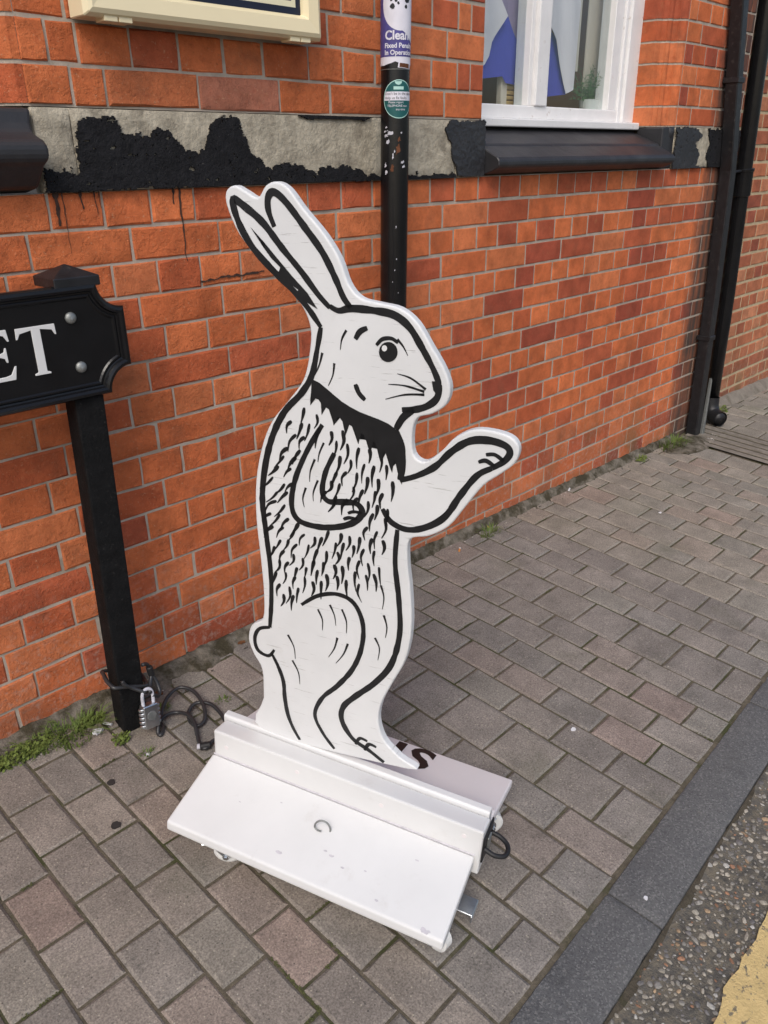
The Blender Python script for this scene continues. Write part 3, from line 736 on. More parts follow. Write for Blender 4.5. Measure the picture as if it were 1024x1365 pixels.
for (x0, z0), (x1, z1) in zip(pts, pts[1:]):
    hh = R.uniform(.0012, .0035); b.add([(x0, -.0029, z0 - hh), (x1, -.0029, z1 - hh), (x1, -.0029, z1 + hh), (x0, -.0029, z0 + hh)], [(0, 1, 2, 3)])
b.obj('tar_scuff', M['drip'], wall, fix=False)

# ---- window
YF = .140                                               # front of the outer frame
def fbar(x0, x1, z0, z1, y0, y1, bev=.004): return MB().box(x0, x1, y0, y1, z0, z1)
frame = fbar(2.05, 3.322, 1.366, 1.392, .108, .235).obj('window', M['whitewindow'], bld, bevel=.004, seg=2)     # cill board of the window
def wpart(mb, name, mat, bev=.004): return mb.obj(name, mat, frame, bevel=bev, seg=2)
wpart(fbar(3.235, 3.322, 1.3925, TOP, YF, .235), 'frame', M['whitewindow'])
wpart(fbar(3.212, 3.2348, 1.3925, TOP, YF + .012, .235), 'frame', M['whitewindow'])
wpart(fbar(2.05, 2.16, 1.3925, TOP, YF, .235), 'frame', M['whitewindow'])
wpart(fbar(2.1605, 3.2115, 1.3925, 1.437, YF + .014, .225), 'frame', M['whitewindow'])
wpart(MB().box(2.628, 2.700, YF + .006, .235, 1.4372, TOP), 'mullion', M['whitewindow'])
wpart(MB().box(2.604, 2.6275, YF + .022, .225, 1.4372, TOP), 'mullion', M['whitewindow'], .003)
wpart(MB().box(2.7005, 2.724, YF + .022, .225, 1.4372, TOP), 'mullion', M['whitewindow'], .003)
wpart(MB().box(3.150, 3.2115, YF + .022, .225, 1.4372, TOP), 'frame', M['whitewindow'], .003)
b = MB().box(2.162, 2.6035, .188, .192, 1.4375, TOP); b.obj('pane', M['glass'], frame, fix=False)
b = MB().box(2.7245, 3.1495, .188, .192, 1.4375, TOP); b.obj('pane', M['glass'], frame, fix=False)
# black sill: sloped weathering, fillet line and rounded nosing
def sill(x0, x1, xb0, xb1, name):
    pr = [(.150, 1.3655), (.012, 1.3115), (.008, 1.3045), (-.045, 1.2785), (-.058, 1.272), (-.066, 1.262), (-.066, 1.248), (-.058, 1.240), (-.040, 1.232), (-.016, 1.224), (.06, 1.2195), (.15, 1.2195)]
    b = MB(); n = 24; m = len(pr)
    for i in range(n + 1):
        for k, (y, z) in enumerate(pr):
            t = max(0, min(1, (y - .0) / .15)) if y > 0 else 0
            a0, a1 = x0 + (xb0 - x0) * t, x1 + (xb1 - x1) * t
            x = a0 + (a1 - a0) * i / n
            b.v.append((x, y, z + .0012 * mnoise.noise(Vector((x * 12, y * 20, 1)))))
    for i in range(n):
        for k in range(m - 1): a = i * m + k; b.f.append([a, a + 1, a + m + 1, a + m])
    b.f += [list(range(m)), list(range((n + 1) * m - 1, n * m - 1, -1))]
    return b.obj(name, M['sillblack'], frame if name == 'sill' else bld, bevel=.003, ang=.6)
sill(2.152, 3.322, 2.150, 3.318, 'sill')
# rounded black stop where the moulding dies into the sill
b = MB(); b.lathe([(.002, 0), (.018, .012), (.026, .035), (.030, .062)], (3.392, .020, 1.312), (0, 0, 1), 14); b.obj('sill_stop', M['sillblack'], frame, smooth=True)
b = MB().box(3.3225, 3.4245, .0, .12, 1.2195, 1.3745); b.obj('sill_end', M['sillblack'], frame, bevel=.006, seg=2)
# far-left window sill end
b = MB(); pr = [(.03, 1.372), (-.012, 1.372), (-.020, 1.345), (-.030, 1.328), (-.058, 1.316), (-.070, 1.306), (-.070, 1.282), (-.055, 1.268), (-.02, 1.228), (.03, 1.2195)]
xe = [.735, .735, .728, .726, .730, .733, .733, .726, .72, .72]
m = len(pr)
for x_off in (-1.1, None):
    for (y, z), x in zip(pr, xe): b.v.append((x if x_off is None else x_off, y, z))
for k in range(m - 1): b.f.append([k, k + 1, m + k + 1, m + k])
b.f += [list(range(m)), list(range(2 * m - 1, m - 1, -1))]
b.obj('sill', M['sillblack'], bld, bevel=.008, seg=2, ang=.3)
# room behind the window
b = MB(); b.add([(1.6, 1.6, .8), (3.9, 1.6, .8), (3.9, 1.6, 2.6), (1.6, 1.6, 2.6), (1.6, .31, .8), (3.9, .31, .8), (3.9, .31, 2.6), (1.6, .31, 2.6)],
      [(0, 1, 2, 3), (0, 3, 7, 4), (1, 5, 6, 2), (0, 4, 5, 1), (3, 2, 6, 7)])
b.obj('room', M['roomdark'], bld, fix=False)
MB().box(1.9, 3.6, .236, .309, 1.30, 1.41).obj('window_board', M['roomdark'], frame, bevel=.003)
# window of the recessed wall
f2 = MB().box(4.98, 6.28, .06, .16, 1.30, 1.345).obj('window', M['whitewindow'], bld, bevel=.004)
for x0, x1 in ((4.98, 5.09), (6.17, 6.28), (5.6, 5.68)): MB().box(x0, x1, .075, .16, 1.3452, TOP).obj('frame', M['whitewindow'], f2, bevel=.005)
MB().box(5.09, 6.17, .112, .116, 1.3452, TOP).obj('pane', M['glass'], f2, fix=False)
MB().box(5.09, 6.17, .10, .107, 1.3452, TOP).obj('blind', M['roomdark'], f2, fix=False)
b = MB().prism([(.12, 1.298), (-.0, 1.262), (-.012, 1.25), (-.012, 1.225), (.02, 1.205), (.12, 1.195)], lambda y, z: (4.86, y, z), lambda y, z: (6.4, y, z))
b.obj('sill', M['sillblack'], f2, bevel=.004)

# ---- things inside the window
def cloth(poly, y, mat, label, fold=.006, fr=24):
    bm = bmesh.new(); f = bm.faces.new([bm.verts.new((x, y, z)) for x, z in poly]); bmesh.ops.triangulate(bm, faces=[f])
    for _ in range(3): bmesh.ops.subdivide_edges(bm, edges=[e for e in bm.edges if e.calc_length() > .035], cuts=1); bmesh.ops.triangulate(bm, faces=bm.faces)
    for v in bm.verts: v.co.y += fold * math.sin(v.co.x * fr * 2 + v.co.z * 5)
    ret = bmesh.ops.extrude_face_region(bm, geom=bm.faces[:]); bmesh.ops.translate(bm, verts=[g for g in ret['geom'] if isinstance(g, bmesh.types.BMVert)], vec=(0, .0012, 0))
    me = bpy.data.meshes.new('cloth_banner'); bm.to_mesh(me); bm.free(); o = link('cloth_banner', me, mat); tag(o, label, 'banner', 'cloths hanging in the window')
cloth([(2.10, 2.3), (2.46, 2.3), (2.471, 1.833), (2.498, 1.752), (2.531, 1.709), (2.492, 1.665), (2.454, 1.627), (2.436, 1.584), (2.413, 1.558), (2.32, 1.51), (2.10, 1.50)], .214, M['lilac'], 'white cloth hanging in the left window pane beside the brick edge', .004)
cloth([(2.557, 1.712), (2.48, 1.65), (2.30, 1.62), (2.30, 1.504), (2.454, 1.521), (2.538, 1.530), (2.558, 1.510), (2.698, 1.506), (2.696, 1.566), (2.625, 1.643)], .232, M['bluecloth'], 'royal blue cloth low behind the left window pane', .004)
cloth([(2.20, 2.3), (2.80, 2.3), (2.795, 1.575), (2.714, 1.583), (2.534, 1.591), (2.20, 1.583)], .262, M['greycloth'], 'mauve grey cloth hanging across the back of the left window pane', .006)
cloth([(2.79, 2.3), (2.95, 2.3), (2.941, 1.889), (2.988, 1.789), (2.979, 1.752), (2.979, 1.655), (2.964, 1.554), (2.967, 1.504), (2.922, 1.489), (2.931, 1.532), (2.916, 1.597), (2.881, 1.629), (2.837, 1.659), (2.79, 1.70)], .214, M['lilac'], 'white cloth tapering to a corner in the right window pane', .004)
cloth([(2.80, 1.70), (2.866, 1.668), (2.946, 1.60), (2.961, 1.535), (2.942, 1.488), (2.80, 1.475)], .232, M['bluecloth'], 'deep blue cloth tip beside the white mullion in the right pane', .003)
for x0_, x1_, lb in ((3.02, 3.066, 'narrow beige blind strip beside the white cloth in the right pane'), (3.118, 3.40, 'wide beige blind behind the potted plant in the right pane')):
    tag(MB().box(x0_, x1_, .262, .268, 1.575 if x0_ < 3.1 else 1.41, 2.3).obj('window_blind', M['beige'], fix=False), lb, 'blind')
b = thing('reflection_slats', 'tan slats added in place of a building reflected in the left window pane', 'box', (2.63, .255, 1.41))  # added slats take the place of a lit building reflected in the glass
for i in range(9): MB().box(2.588, 2.70, .246, .262, 1.4105 + i * .0165, 1.4235 + i * .0165).obj('reflection_slat', M['tan'], b, bevel=.002)
MB().box(2.552, 2.587, .242, .264, 1.4105, 1.558).obj('reflection_edge', M['beige'], b, bevel=.002)
pt = thing('potted_plant', 'small bushy evergreen plant in a white pot inside the window', 'plant', (3.135, .240, 1.411))
MB().lathe([(.036, 0), (.040, .064), (.041, .066), (.036, .067), (.034, .060)], (3.135, .240, 1.411), n=22).obj('pot', M['pot'], pt, smooth=False)
b = MB(); rp = random.Random(3)
for k in range(64):
    a = rp.uniform(0, 2 * PI); el = rp.uniform(.25, 1.4); ln = rp.uniform(.09, .165)
    d = Vector((math.cos(a) * math.cos(el), .35 * math.sin(a) * math.cos(el), math.sin(el)))
    p0 = Vector((3.135 + rp.uniform(-.03, .03), .240, 1.465)); 
    for s in range(16):
        p = p0 + d * ln * (s + 2) / 17 + Vector((0, 0, -.018 * (s / 16) ** 2)); q = Vector((rp.uniform(-1, 1), rp.uniform(-.5, .5), rp.uniform(-.3, 1))).normalized() * rp.uniform(.012, .024)
        sd_ = q.cross(Vector((0, 1, .2))).normalized() * .0017
        b.add([p - sd_, p + sd_, p + q], [(0, 1, 2)])
b.obj('foliage', M['leaf'], pt, fix=False)

# ---- notice board
nb = thing('notice_board', 'cream framed notice board with a dark panel high on the brick wall', 'notice board', (1.14, -.035, 1.529))
x0, x1, z0, z1 = .846, 1.440, 1.529, 2.25
MB().box(x0 + .05, x1 - .05, -.05, -.004, z0 + .05, z1 - .05).obj('panel', M['board'], nb)
b = MB(); pr = [(0, -.006), (-.0, -.060), (.006, -.070), (.014, -.074), (.040, -.070), (.048, -.058), (.050, -.050), (.052, -.006)]
def fr_ring(pr, mat, name):
    b = MB(); m = len(pr)
    for (cx, cz, sx, sz) in ((x0, z0, 1, 1), (x1, z0, -1, 1), (x1, z1, -1, -1), (x0, z1, 1, -1)):
        for o_, y in pr: b.v.append((cx + sx * o_, y, cz + sz * o_))
    for q in range(4):
        for k in range(m - 1): b.f.append([q * m + k, q * m + k + 1, ((q + 1) % 4) * m + k + 1, ((q + 1) % 4) * m + k])
    return b.obj(name, mat, nb, bevel=.002, ang=.9)
fr_ring(pr, M['cream'], 'frame')
def flat_ring(d0, d1, y, mat, name):
    b = MB()
    for d in (d0, d1): b.v += [(x0 + d, y, z0 + d), (x1 - d, y, z0 + d), (x1 - d, y, z1 - d), (x0 + d, y, z1 - d)]
    b.f = [[i, (i + 1) % 4, 4 + (i + 1) % 4, 4 + i] for i in range(4)]; b.obj(name, mat, nb, fix=False)
flat_ring(.050, .064, -.0515, M['navy'], 'border'); flat_ring(.064, .076, -.0512, M['creamline'], 'border'); flat_ring(.076, .079, -.0509, M['navy'], 'border')
b = MB().box(1.333, 1.340, -.0516, -.0500, 1.612, 1.66).box(1.318, 1.333, -.0516, -.0500, 1.612, 1.618); b.obj('printed_letter', M['mint'], nb)
for xx in (.915, 1.375): 
    b = MB().box(xx - .03, xx - .0015, -.066, -.03, z0 - .006, z0 + .004).box(xx + .0015, xx + .03, -.066, -.03, z0 - .006, z0 + .004); b.obj('hinge', M['cream'], nb, bevel=.001)
OUTLINE=[(-0.1994, 0.1931), (-0.2002, 0.2837), (-0.2029, 0.3543), (-0.2221, 0.387), (-0.2339, 0.42), (-0.2261, 0.4554), (-0.1995, 0.4819), (-0.197, 0.5419), (-0.2028, 0.6156), (-0.2114, 0.7013), (-0.2101, 0.778), (-0.1965, 0.8466), (-0.1761, 0.897), (-0.1432, 0.9411), (-0.1147, 0.9828), (-0.1041, 1.0301), (-0.1035, 1.0719), (-0.1218, 1.1065), (-0.155, 1.134), (-0.1993, 1.1673), (-0.2351, 1.2014), (-0.2564, 1.2411), (-0.257, 1.2632), (-0.2413, 1.2731), (-0.2222, 1.267), (-0.1992, 1.2591), (-0.1842, 1.2775), (-0.1655, 1.2842), (-0.1445, 1.2763), (-0.1182, 1.2498), (-0.0813, 1.2166), (-0.0546, 1.1833), (-0.0378, 1.1484), (-0.0164, 1.1296), (0.0156, 1.1258), (0.0508, 1.1226), (0.0805, 1.1053), (0.1065, 1.0726), (0.1301, 1.0415), (0.1427, 1.0129), (0.1379, 0.9856), (0.1171, 0.9669), (0.0926, 0.9547), (0.0857, 0.9279), (0.091, 0.8927), (0.1114, 0.884), (0.1378, 0.9079), (0.1579, 0.935), (0.1879, 0.9548), (0.2238, 0.9583), (0.2506, 0.9528), (0.2622, 0.9369), (0.2582, 0.9137), (0.2393, 0.8918), (0.213, 0.8651), (0.1875, 0.8218), (0.1631, 0.7798), (0.1307, 0.753), (0.0964, 0.7365), (0.0955, 0.6921), (0.1056, 0.6341), (0.113, 0.5572), (0.1064, 0.4885), (0.0834, 0.4248), (0.0649, 0.3711), (0.0612, 0.3252), (0.0767, 0.2824), (0.1108, 0.2546), (0.1317, 0.2326)]
STROKES={'ear_near': [(-0.083, 1.0749), (-0.1053, 1.1004), (-0.1329, 1.1251), (-0.1743, 1.155), (-0.2102, 1.1857), (-0.2346, 1.2207), (-0.2434, 1.2522), (-0.2173, 1.2412), (-0.1875, 1.2217), (-0.155, 1.1892), (-0.1197, 1.1568), (-0.0896, 1.1259), (-0.0678, 1.1078)], 'ear_far': [(-0.1685, 1.2191), (-0.1791, 1.2423), (-0.179, 1.2618), (-0.1682, 1.2691), (-0.1471, 1.2559), (-0.1153, 1.2242), (-0.0832, 1.1901), (-0.0601, 1.1547), (-0.0447, 1.127), (-0.0311, 1.1127)], 'head': [(-0.0679, 1.1101), (-0.0518, 1.1053), (-0.0311, 1.1116), (0.01, 1.1137), (0.0429, 1.1113), (0.0688, 1.0968), (0.0907, 1.0702), (0.1132, 1.0387), (0.125, 1.017)], 'nose_mouth': [(0.125, 1.017), (0.1234, 0.995), (0.1085, 0.9788), (0.0864, 0.9685), (0.0659, 0.9646)], 'jaw': [(0.0864, 0.9685), (0.0694, 0.9527), (0.0579, 0.93)], 'back': [(-0.083, 1.0749), (-0.089, 1.0374), (-0.0978, 0.9934), (-0.1172, 0.959), (-0.1491, 0.9213), (-0.1732, 0.8726), (-0.1891, 0.8122), (-0.1962, 0.7436), (-0.1889, 0.6757), (-0.1797, 0.5974), (-0.1785, 0.5304), (-0.1824, 0.4662)], 'cheek': [(-0.0179, 0.992), (-0.0105, 0.9782), (0.0008, 0.9689)], 'brow': [(-0.0212, 1.0648), (-0.0139, 1.0778), (-0.0013, 1.0855)], 'chest': [(0.0579, 0.93), (0.0705, 0.9014), (0.0743, 0.8678), (0.0707, 0.8427)], 'arm_top': [(0.0707, 0.8427), (0.1004, 0.8576), (0.13, 0.8802), (0.1552, 0.9116), (0.1828, 0.9351), (0.2137, 0.9428), (0.2405, 0.9397), (0.249, 0.9292), (0.2414, 0.9138), (0.2239, 0.8985)], 'arm_bottom': [(0.2239, 0.8985), (0.2012, 0.8806), (0.1777, 0.8409), (0.1561, 0.7975), (0.1265, 0.7703), (0.0921, 0.7557), (0.061, 0.762), (0.0429, 0.7831)], 'toe_a': [(0.2414, 0.9138), (0.2259, 0.9217), (0.2117, 0.9186)], 'toe_b': [(0.2283, 0.9021), (0.2128, 0.9088), (0.2011, 0.9037)], 'belly': [(0.073, 0.7506), (0.0733, 0.6857), (0.0856, 0.6123), (0.092, 0.542), (0.0803, 0.4707), (0.0496, 0.4157), (0.0104, 0.3683), (-0.0145, 0.3327), (-0.0165, 0.2977), (0.0085, 0.2615), (0.046, 0.246), (0.08, 0.2293)], 'haunch': [(-0.1121, 0.5409), (-0.0771, 0.5718), (-0.0366, 0.5875), (-0.0022, 0.5786), (0.0181, 0.539), (0.0177, 0.4848), (0.0012, 0.43), (-0.0294, 0.379), (-0.0616, 0.337), (-0.0776, 0.2886), (-0.0594, 0.249), (-0.0307, 0.2171)], 'foreleg_near': [(-0.0762, 0.9112), (-0.1042, 0.8591), (-0.1274, 0.7999), (-0.1347, 0.748), (-0.1205, 0.7199), (-0.0804, 0.7165), (-0.0384, 0.7274), (-0.0067, 0.746), (0.0053, 0.768), (-0.0069, 0.7809), (-0.0343, 0.777), (-0.0607, 0.7721), (-0.073, 0.7866), (-0.0681, 0.8249), (-0.0519, 0.8647)], 'toe_e': [(0.0054, 0.7652), (-0.0105, 0.7641), (-0.0219, 0.7583)], 'toe_f': [(-0.0026, 0.7515), (-0.0186, 0.7503), (-0.0302, 0.7444)], 'lid': [(0.0156, 1.0609), (0.0252, 1.0718), (0.0403, 1.0753), (0.052, 1.07)], 'tail': [(-0.1824, 0.4662), (-0.2068, 0.4546), (-0.2178, 0.4291), (-0.2111, 0.402), (-0.1865, 0.3958), (-0.1723, 0.4154)], 'rump': [(-0.1794, 0.4056), (-0.1637, 0.3778), (-0.1515, 0.3446), (-0.1479, 0.3038), (-0.1406, 0.2635), (-0.1279, 0.2327), (-0.1115, 0.2071)], 'toe_c': [(0.0362, 0.2418), (0.0452, 0.2613), (0.0617, 0.2606)], 'toe_d': [(0.0158, 0.2489), (0.0249, 0.2683), (0.0415, 0.2675)]}
STROKE_W={'toe_e': 3.6, 'toe_f': 3.6, 'lid': 3.6, 'rump': 5.2, 'haunch': 5.4, 'hock': 4, 'shin': 4, 'tail': 4.5, 'brow': 5, 'toe_a': 4, 'toe_b': 4, 'toe_c': 4, 'toe_d': 4, 'cheek': 5}
THIN={'fur_o': [(-0.0892, 0.8456), (-0.0976, 0.8211), (-0.0987, 0.8008)], 'fur_p': [(-0.106, 0.7875), (-0.1118, 0.7655), (-0.1085, 0.7485)], 'fur_q': [(-0.0824, 0.8074), (-0.0909, 0.7823), (-0.0905, 0.7648)], 'fur_r': [(-0.0725, 0.8795), (-0.0807, 0.8585), (-0.0832, 0.8413)], 'fur_a': [(-0.0514, 0.5599), (-0.0413, 0.5398), (-0.0374, 0.5174)], 'fur_b': [(-0.0262, 0.5579), (-0.0159, 0.5346), (-0.0148, 0.5079)], 'fur_c': [(-0.0764, 0.542), (-0.0663, 0.5216), (-0.0657, 0.4978)], 'fur_d': [(-0.0107, 0.4853), (-0.0192, 0.458), (-0.0345, 0.4314)], 'fur_e': [(-0.0333, 0.4914), (-0.0388, 0.4652), (-0.0511, 0.4398)], 'fur_f': [(0.0438, 0.5175), (0.0542, 0.4974), (0.0527, 0.4695)], 'fur_g': [(0.0587, 0.5719), (0.0662, 0.5482), (0.0647, 0.5245)], 'fur_h': [(0.0491, 0.6326), (0.0564, 0.6096), (0.055, 0.5836)], 'fur_i': [(-0.1309, 0.4043), (-0.1169, 0.3799), (-0.1132, 0.3513)], 'fur_j': [(-0.1414, 0.4621), (-0.1277, 0.4381), (-0.1241, 0.4104)], 'fur_k': [(-0.0793, 1.034), (-0.0843, 1.0133), (-0.0922, 0.9944)], 'fur_l': [(-0.057, 1.0203), (-0.0591, 1.0), (-0.0668, 0.9809)], 'fur_m': [(-0.0375, 1.0767), (-0.0449, 1.0613), (-0.0469, 1.044)], 'fur_n': [(0.0504, 1.0756), (0.0612, 1.0656), (0.0697, 1.0528)], 'whisk_a': [(0.1015, 1.0008), (0.0682, 1.0046), (0.0399, 1.0021)], 'whisk_b': [(0.1019, 0.996), (0.0693, 0.9901), (0.0363, 0.9767)], 'whisk_c': [(0.1037, 1.0048), (0.0773, 1.0183), (0.0541, 1.0216)]}
FILLS={'ear_shadow': [(-0.2124, 1.2149), (-0.1878, 1.1948), (-0.1632, 1.1724), (-0.1358, 1.148), (-0.1084, 1.1258), (-0.0891, 1.1026), (-0.1109, 1.1114), (-0.1274, 1.1211), (-0.1248, 1.1284), (-0.144, 1.1377), (-0.1605, 1.152), (-0.1577, 1.1593), (-0.1742, 1.1712), (-0.1879, 1.1857), (-0.1851, 1.1906), (-0.2015, 1.2036)], 'eye': [(0.0524, 1.056), (0.0521, 1.0514), (0.0505, 1.047), (0.0478, 1.0432), (0.0441, 1.0401), (0.0399, 1.0381), (0.0354, 1.0374), (0.0309, 1.0379), (0.0269, 1.0398), (0.0237, 1.0428), (0.0216, 1.0466), (0.0207, 1.051), (0.0211, 1.0556), (0.0227, 1.06), (0.0255, 1.0639), (0.0291, 1.0669), (0.0334, 1.0688), (0.0378, 1.0695), (0.0422, 1.0689), (0.0461, 1.067), (0.0493, 1.0641), (0.0514, 1.0603)], 'nose': [(0.1124, 1.0196), (0.127, 1.0221), (0.1306, 1.0108), (0.1244, 0.9976), (0.1161, 1.0058)]}
EYE_HI=[(0.0345, 1.0591), (0.034, 1.0565), (0.0324, 1.0545), (0.0302, 1.0535), (0.0279, 1.0538), (0.0261, 1.0553), (0.0253, 1.0577), (0.0258, 1.0602), (0.0273, 1.0623), (0.0296, 1.0633), (0.0319, 1.063), (0.0337, 1.0615)]
FUR_ZONE=[(-0.1143, 0.9543), (-0.0622, 0.922), (0.0222, 0.8992), (0.0559, 0.8798), (0.0632, 0.7711), (0.043, 0.6618), (0.0082, 0.6172), (-0.0527, 0.6053), (-0.1076, 0.5691), (-0.1617, 0.5356), (-0.1713, 0.6325), (-0.1805, 0.7092), (-0.1768, 0.7856), (-0.155, 0.8624)]
RUFF=[(-0.0949, 0.9863), (-0.0694, 0.9754), (-0.0411, 0.9586), (-0.0076, 0.9469), (0.0279, 0.9408), (0.0565, 0.931), (0.0701, 0.9066), (0.0765, 0.8737), (0.0753, 0.8356), (0.0656, 0.8578), (0.0588, 0.8778), (0.0564, 0.853), (0.0468, 0.8752), (0.0391, 0.8895), (0.0351, 0.8659), (0.0268, 0.8896), (0.0193, 0.9013), (0.015, 0.879), (0.0056, 0.9011), (-0.0032, 0.9112), (-0.0077, 0.8903), (-0.0157, 0.9126), (-0.0257, 0.9212), (-0.0319, 0.9014), (-0.0384, 0.924), (-0.0484, 0.9312), (-0.0549, 0.9141), (-0.0598, 0.9343), (-0.0699, 0.9429), (-0.078, 0.9282), (-0.0799, 0.9489), (-0.09, 0.9548), (-0.0997, 0.9412), (-0.0987, 0.965)]
LIMB=[(-0.0762, 0.9112), (-0.1042, 0.8591), (-0.1274, 0.7999), (-0.1347, 0.748), (-0.1205, 0.7199), (-0.0803, 0.7135), (-0.0383, 0.7245), (-0.0037, 0.7438), (0.0095, 0.7691), (-0.0071, 0.7851), (-0.0345, 0.7813), (-0.0579, 0.7786), (-0.0672, 0.7908), (-0.0623, 0.8262), (-0.0464, 0.8714)]
# ================================================================== STREET FURNITURE
def poly_at(tab, z):
    tab = sorted(tab)
    for (z0, x0), (z1, x1) in zip(tab, tab[1:]):
        if z <= z1: return x0 + (x1 - x0) * (z - z0) / (z1 - z0)
    return tab[-1][1] + (tab[-1][1] - tab[-2][1]) * (z - tab[-1][0]) / (tab[-1][0] - tab[-2][0])
# ---- square downpipe
SQ = [(-.10, 3.972), (.0, 3.968), (.615, 3.948), (1.20, 3.906), (1.85, 3.766)]
dp = thing('square_downpipe', 'black square downpipe at the corner of the orange wall', 'downpipe', (3.97, -.04, gz(3.97, -.04)))
b = MB(); zz = [gz(3.97, -.04), .3, .615, .9, 1.2, 1.5, 1.85, 2.3]
for z in zz:
    x = poly_at(SQ, z); b.v += [(x - .0275, -.070, z), (x + .0275, -.070, z), (x + .0275, -.014, z), (x - .0275, -.014, z)]
b.f = [[4 * i + k, 4 * i + (k + 1) % 4, 4 * i + 4 + (k + 1) % 4, 4 * i + 4 + k] for i in range(len(zz) - 1) for k in range(4)] + [[0, 3, 2, 1]]
b.obj('pipe', M['iron'], dp, bevel=.005, seg=2, ang=.6)
for z in (.42, 1.55):
    x = poly_at(SQ, z); MB().box(x - .032, x + .032, -.0745, -.004, z, z + .022).obj('bracket', M['iron'], dp, bevel=.002)
MB().prism([(-.016, gz(4.02, -.09)), (.010, gz(4.02, -.09)), (.004, .20), (-.003, .22)], lambda x, z: (4.012 + x, -.082, z), lambda x, z: (4.012 + x, -.066, z)).obj('guard_strip', M['bolt'], dp, bevel=.002)
# ---- round downpipe in the corner behind it
RD = [(-.05, 4.247), (.0, 4.246), (.45, 4.236), (.67, 4.226), (1.285, 4.180), (1.60, 4.161), (1.89, 4.145)]
rp_ = thing('round_downpipe', 'black round downpipe with a collar standing in the corner beside the pale wall', 'downpipe', (4.246, 0, gz(4.246, 0)))
P3 = lambda z: (poly_at(RD, z), 0.0, z)
MB().tube([P3(z) for z in (.045, .45, .67, .98, 1.285, 1.60, 1.95, 2.3)], .038, 18).obj('pipe', M['blackgloss'], rp_, smooth=True)
MB().tube([P3(1.08), P3(1.20)], .0455, 20).obj('socket', M['blackgloss'], rp_, bevel=.003)
MB().tube([P3(1.19), P3(1.205)], .049, 20).obj('collar', M['blackgloss'], rp_, bevel=.002)
MB().tube([(3.93, -.005, 1.19), (4.18, -.004, 1.195)], .006, 8).obj('bracket', M['iron'], rp_)
sx = poly_at(RD, 0); b = MB(); pts = [(sx, 0, .055), (sx - .004, -.004, .005), (sx - .012, -.022, -.028), (sx - .028, -.052, -.042), (sx - .045, -.085, -.046)]
b.tube(catmull(pts, 4), .042, 18, cap=False); b.tube([(sx - .020, -.040, -.038), (sx - .044, -.083, -.0455)], .034, 18, cap=True)
b.obj('shoe', M['iron'], rp_, smooth=True, fix=False)

# ---- the tall pole with its stickers
PX = lambda z: 1.6235 + .0215 * z; PY, PR = -.100, .0372
pole = thing('street_pole', 'tall black street pole with a torn blue poster and a round teal sticker', 'pole', (PX(-.03), PY, gz(PX(0), PY)))
MB().tube([(PX(z), PY, z) for z in (gz(1.62, -.1) - .01, .5, 1.0, 1.4, 2.0, 3.2)], PR, 32).obj('post', M['blackgloss'], pole, smooth=True)
tc = Vector((-1.65, -1.595, 0)).normalized(); rt = Vector((1.595, -1.65, 0)).normalized()
def wrap(s, z, dr):
    th = s / PR; r = PR + dr; return Vector((PX(z), PY, z)) + (tc * math.cos(th) + rt * math.sin(th)) * r
def wrap_patch(poly, dr, name, mat, parent, dens=.006):
    bm = bmesh.new(); f = bm.faces.new([bm.verts.new((p[0], p[1], 0)) for p in poly]); bmesh.ops.triangulate(bm, faces=[f])
    s0 = min(p[0] for p in poly); s1 = max(p[0] for p in poly); x = s0 + dens
    while x < s1:                                       # slice into vertical strips so that the patch follows the round
        bmesh.ops.bisect_plane(bm, geom=bm.verts[:] + bm.edges[:] + bm.faces[:], plane_co=(x, 0, 0), plane_no=(1, 0, 0)); x += dens
    for v in bm.verts: v.co = wrap(v.co.x, v.co.y, dr)
    me = bpy.data.meshes.new(name); bm.to_mesh(me); bm.free(); return link(name, me, mat, parent, smooth=True)
def rectp(s0, s1, z0, z1): return [(s0, z0), (s1, z0), (s1, z1), (s0, z1)]
def text_faces(body, size, bold=0., sx=1.):
    cu = bpy.data.curves.new('txt', 'FONT'); cu.body = body; cu.size = size; cu.offset = bold; cu.resolution_u = 3
    o = bpy.data.objects.new('txt', cu); C.objects.link(o)
    dg = bpy.context.evaluated_depsgraph_get(); ev = o.evaluated_get(dg); me = ev.to_mesh()
    vs = [(v.co.x * sx, v.co.y) for v in me.vertices]; fs = [list(p.vertices) for p in me.polygons]
    ev.to_mesh_clear(); bpy.data.objects.remove(o); bpy.data.curves.remove(cu); return vs, fs
def wrap_text(body, s, z, size, dr, mat, parent, bold=.0, sx=1.):
    vs, fs = text_faces(body, size, bold, sx); b = MB(); lim = PR * 1.9
    vs2 = [wrap(s + x, z + y, dr) for x, y in vs]; b.add(vs2, [f for f in fs if all(s + vs[i][0] < lim for i in f)])
    return b.obj('lettering', mat, parent, fix=False)
rj = random.Random(4)
edge = [(-.075, 1.4895)] + [(-.075 + .15 * i / 14, 1.4885 + rj.uniform(-.003, .004) + (.003 if 4 < i < 8 else 0)) for i in range(1, 14)] + [(.075, 1.487), (.075, 1.75), (-.075, 1.75)]
poster = wrap_patch(edge, .0006, 'poster', M['paper'], pole)
wrap_patch(rectp(-.0745, .0745, 1.5055, 1.7495), .0009, 'blue_panel', M['purple'], poster)
wrap_patch([(.012 + .047 * math.cos(2 * PI * i / 40), 1.619 + .058 * math.sin(2 * PI * i / 40)) for i in range(40)], .0012, 'white_disc', M['paper'], poster)
wrap_patch(jag([(.010, 1.565), (.075, 1.53), (.075, 1.66), (.03, 1.66), (.012, 1.60)], .006, 2, rj), .0013, 'worn_patch', M['paper'], poster)
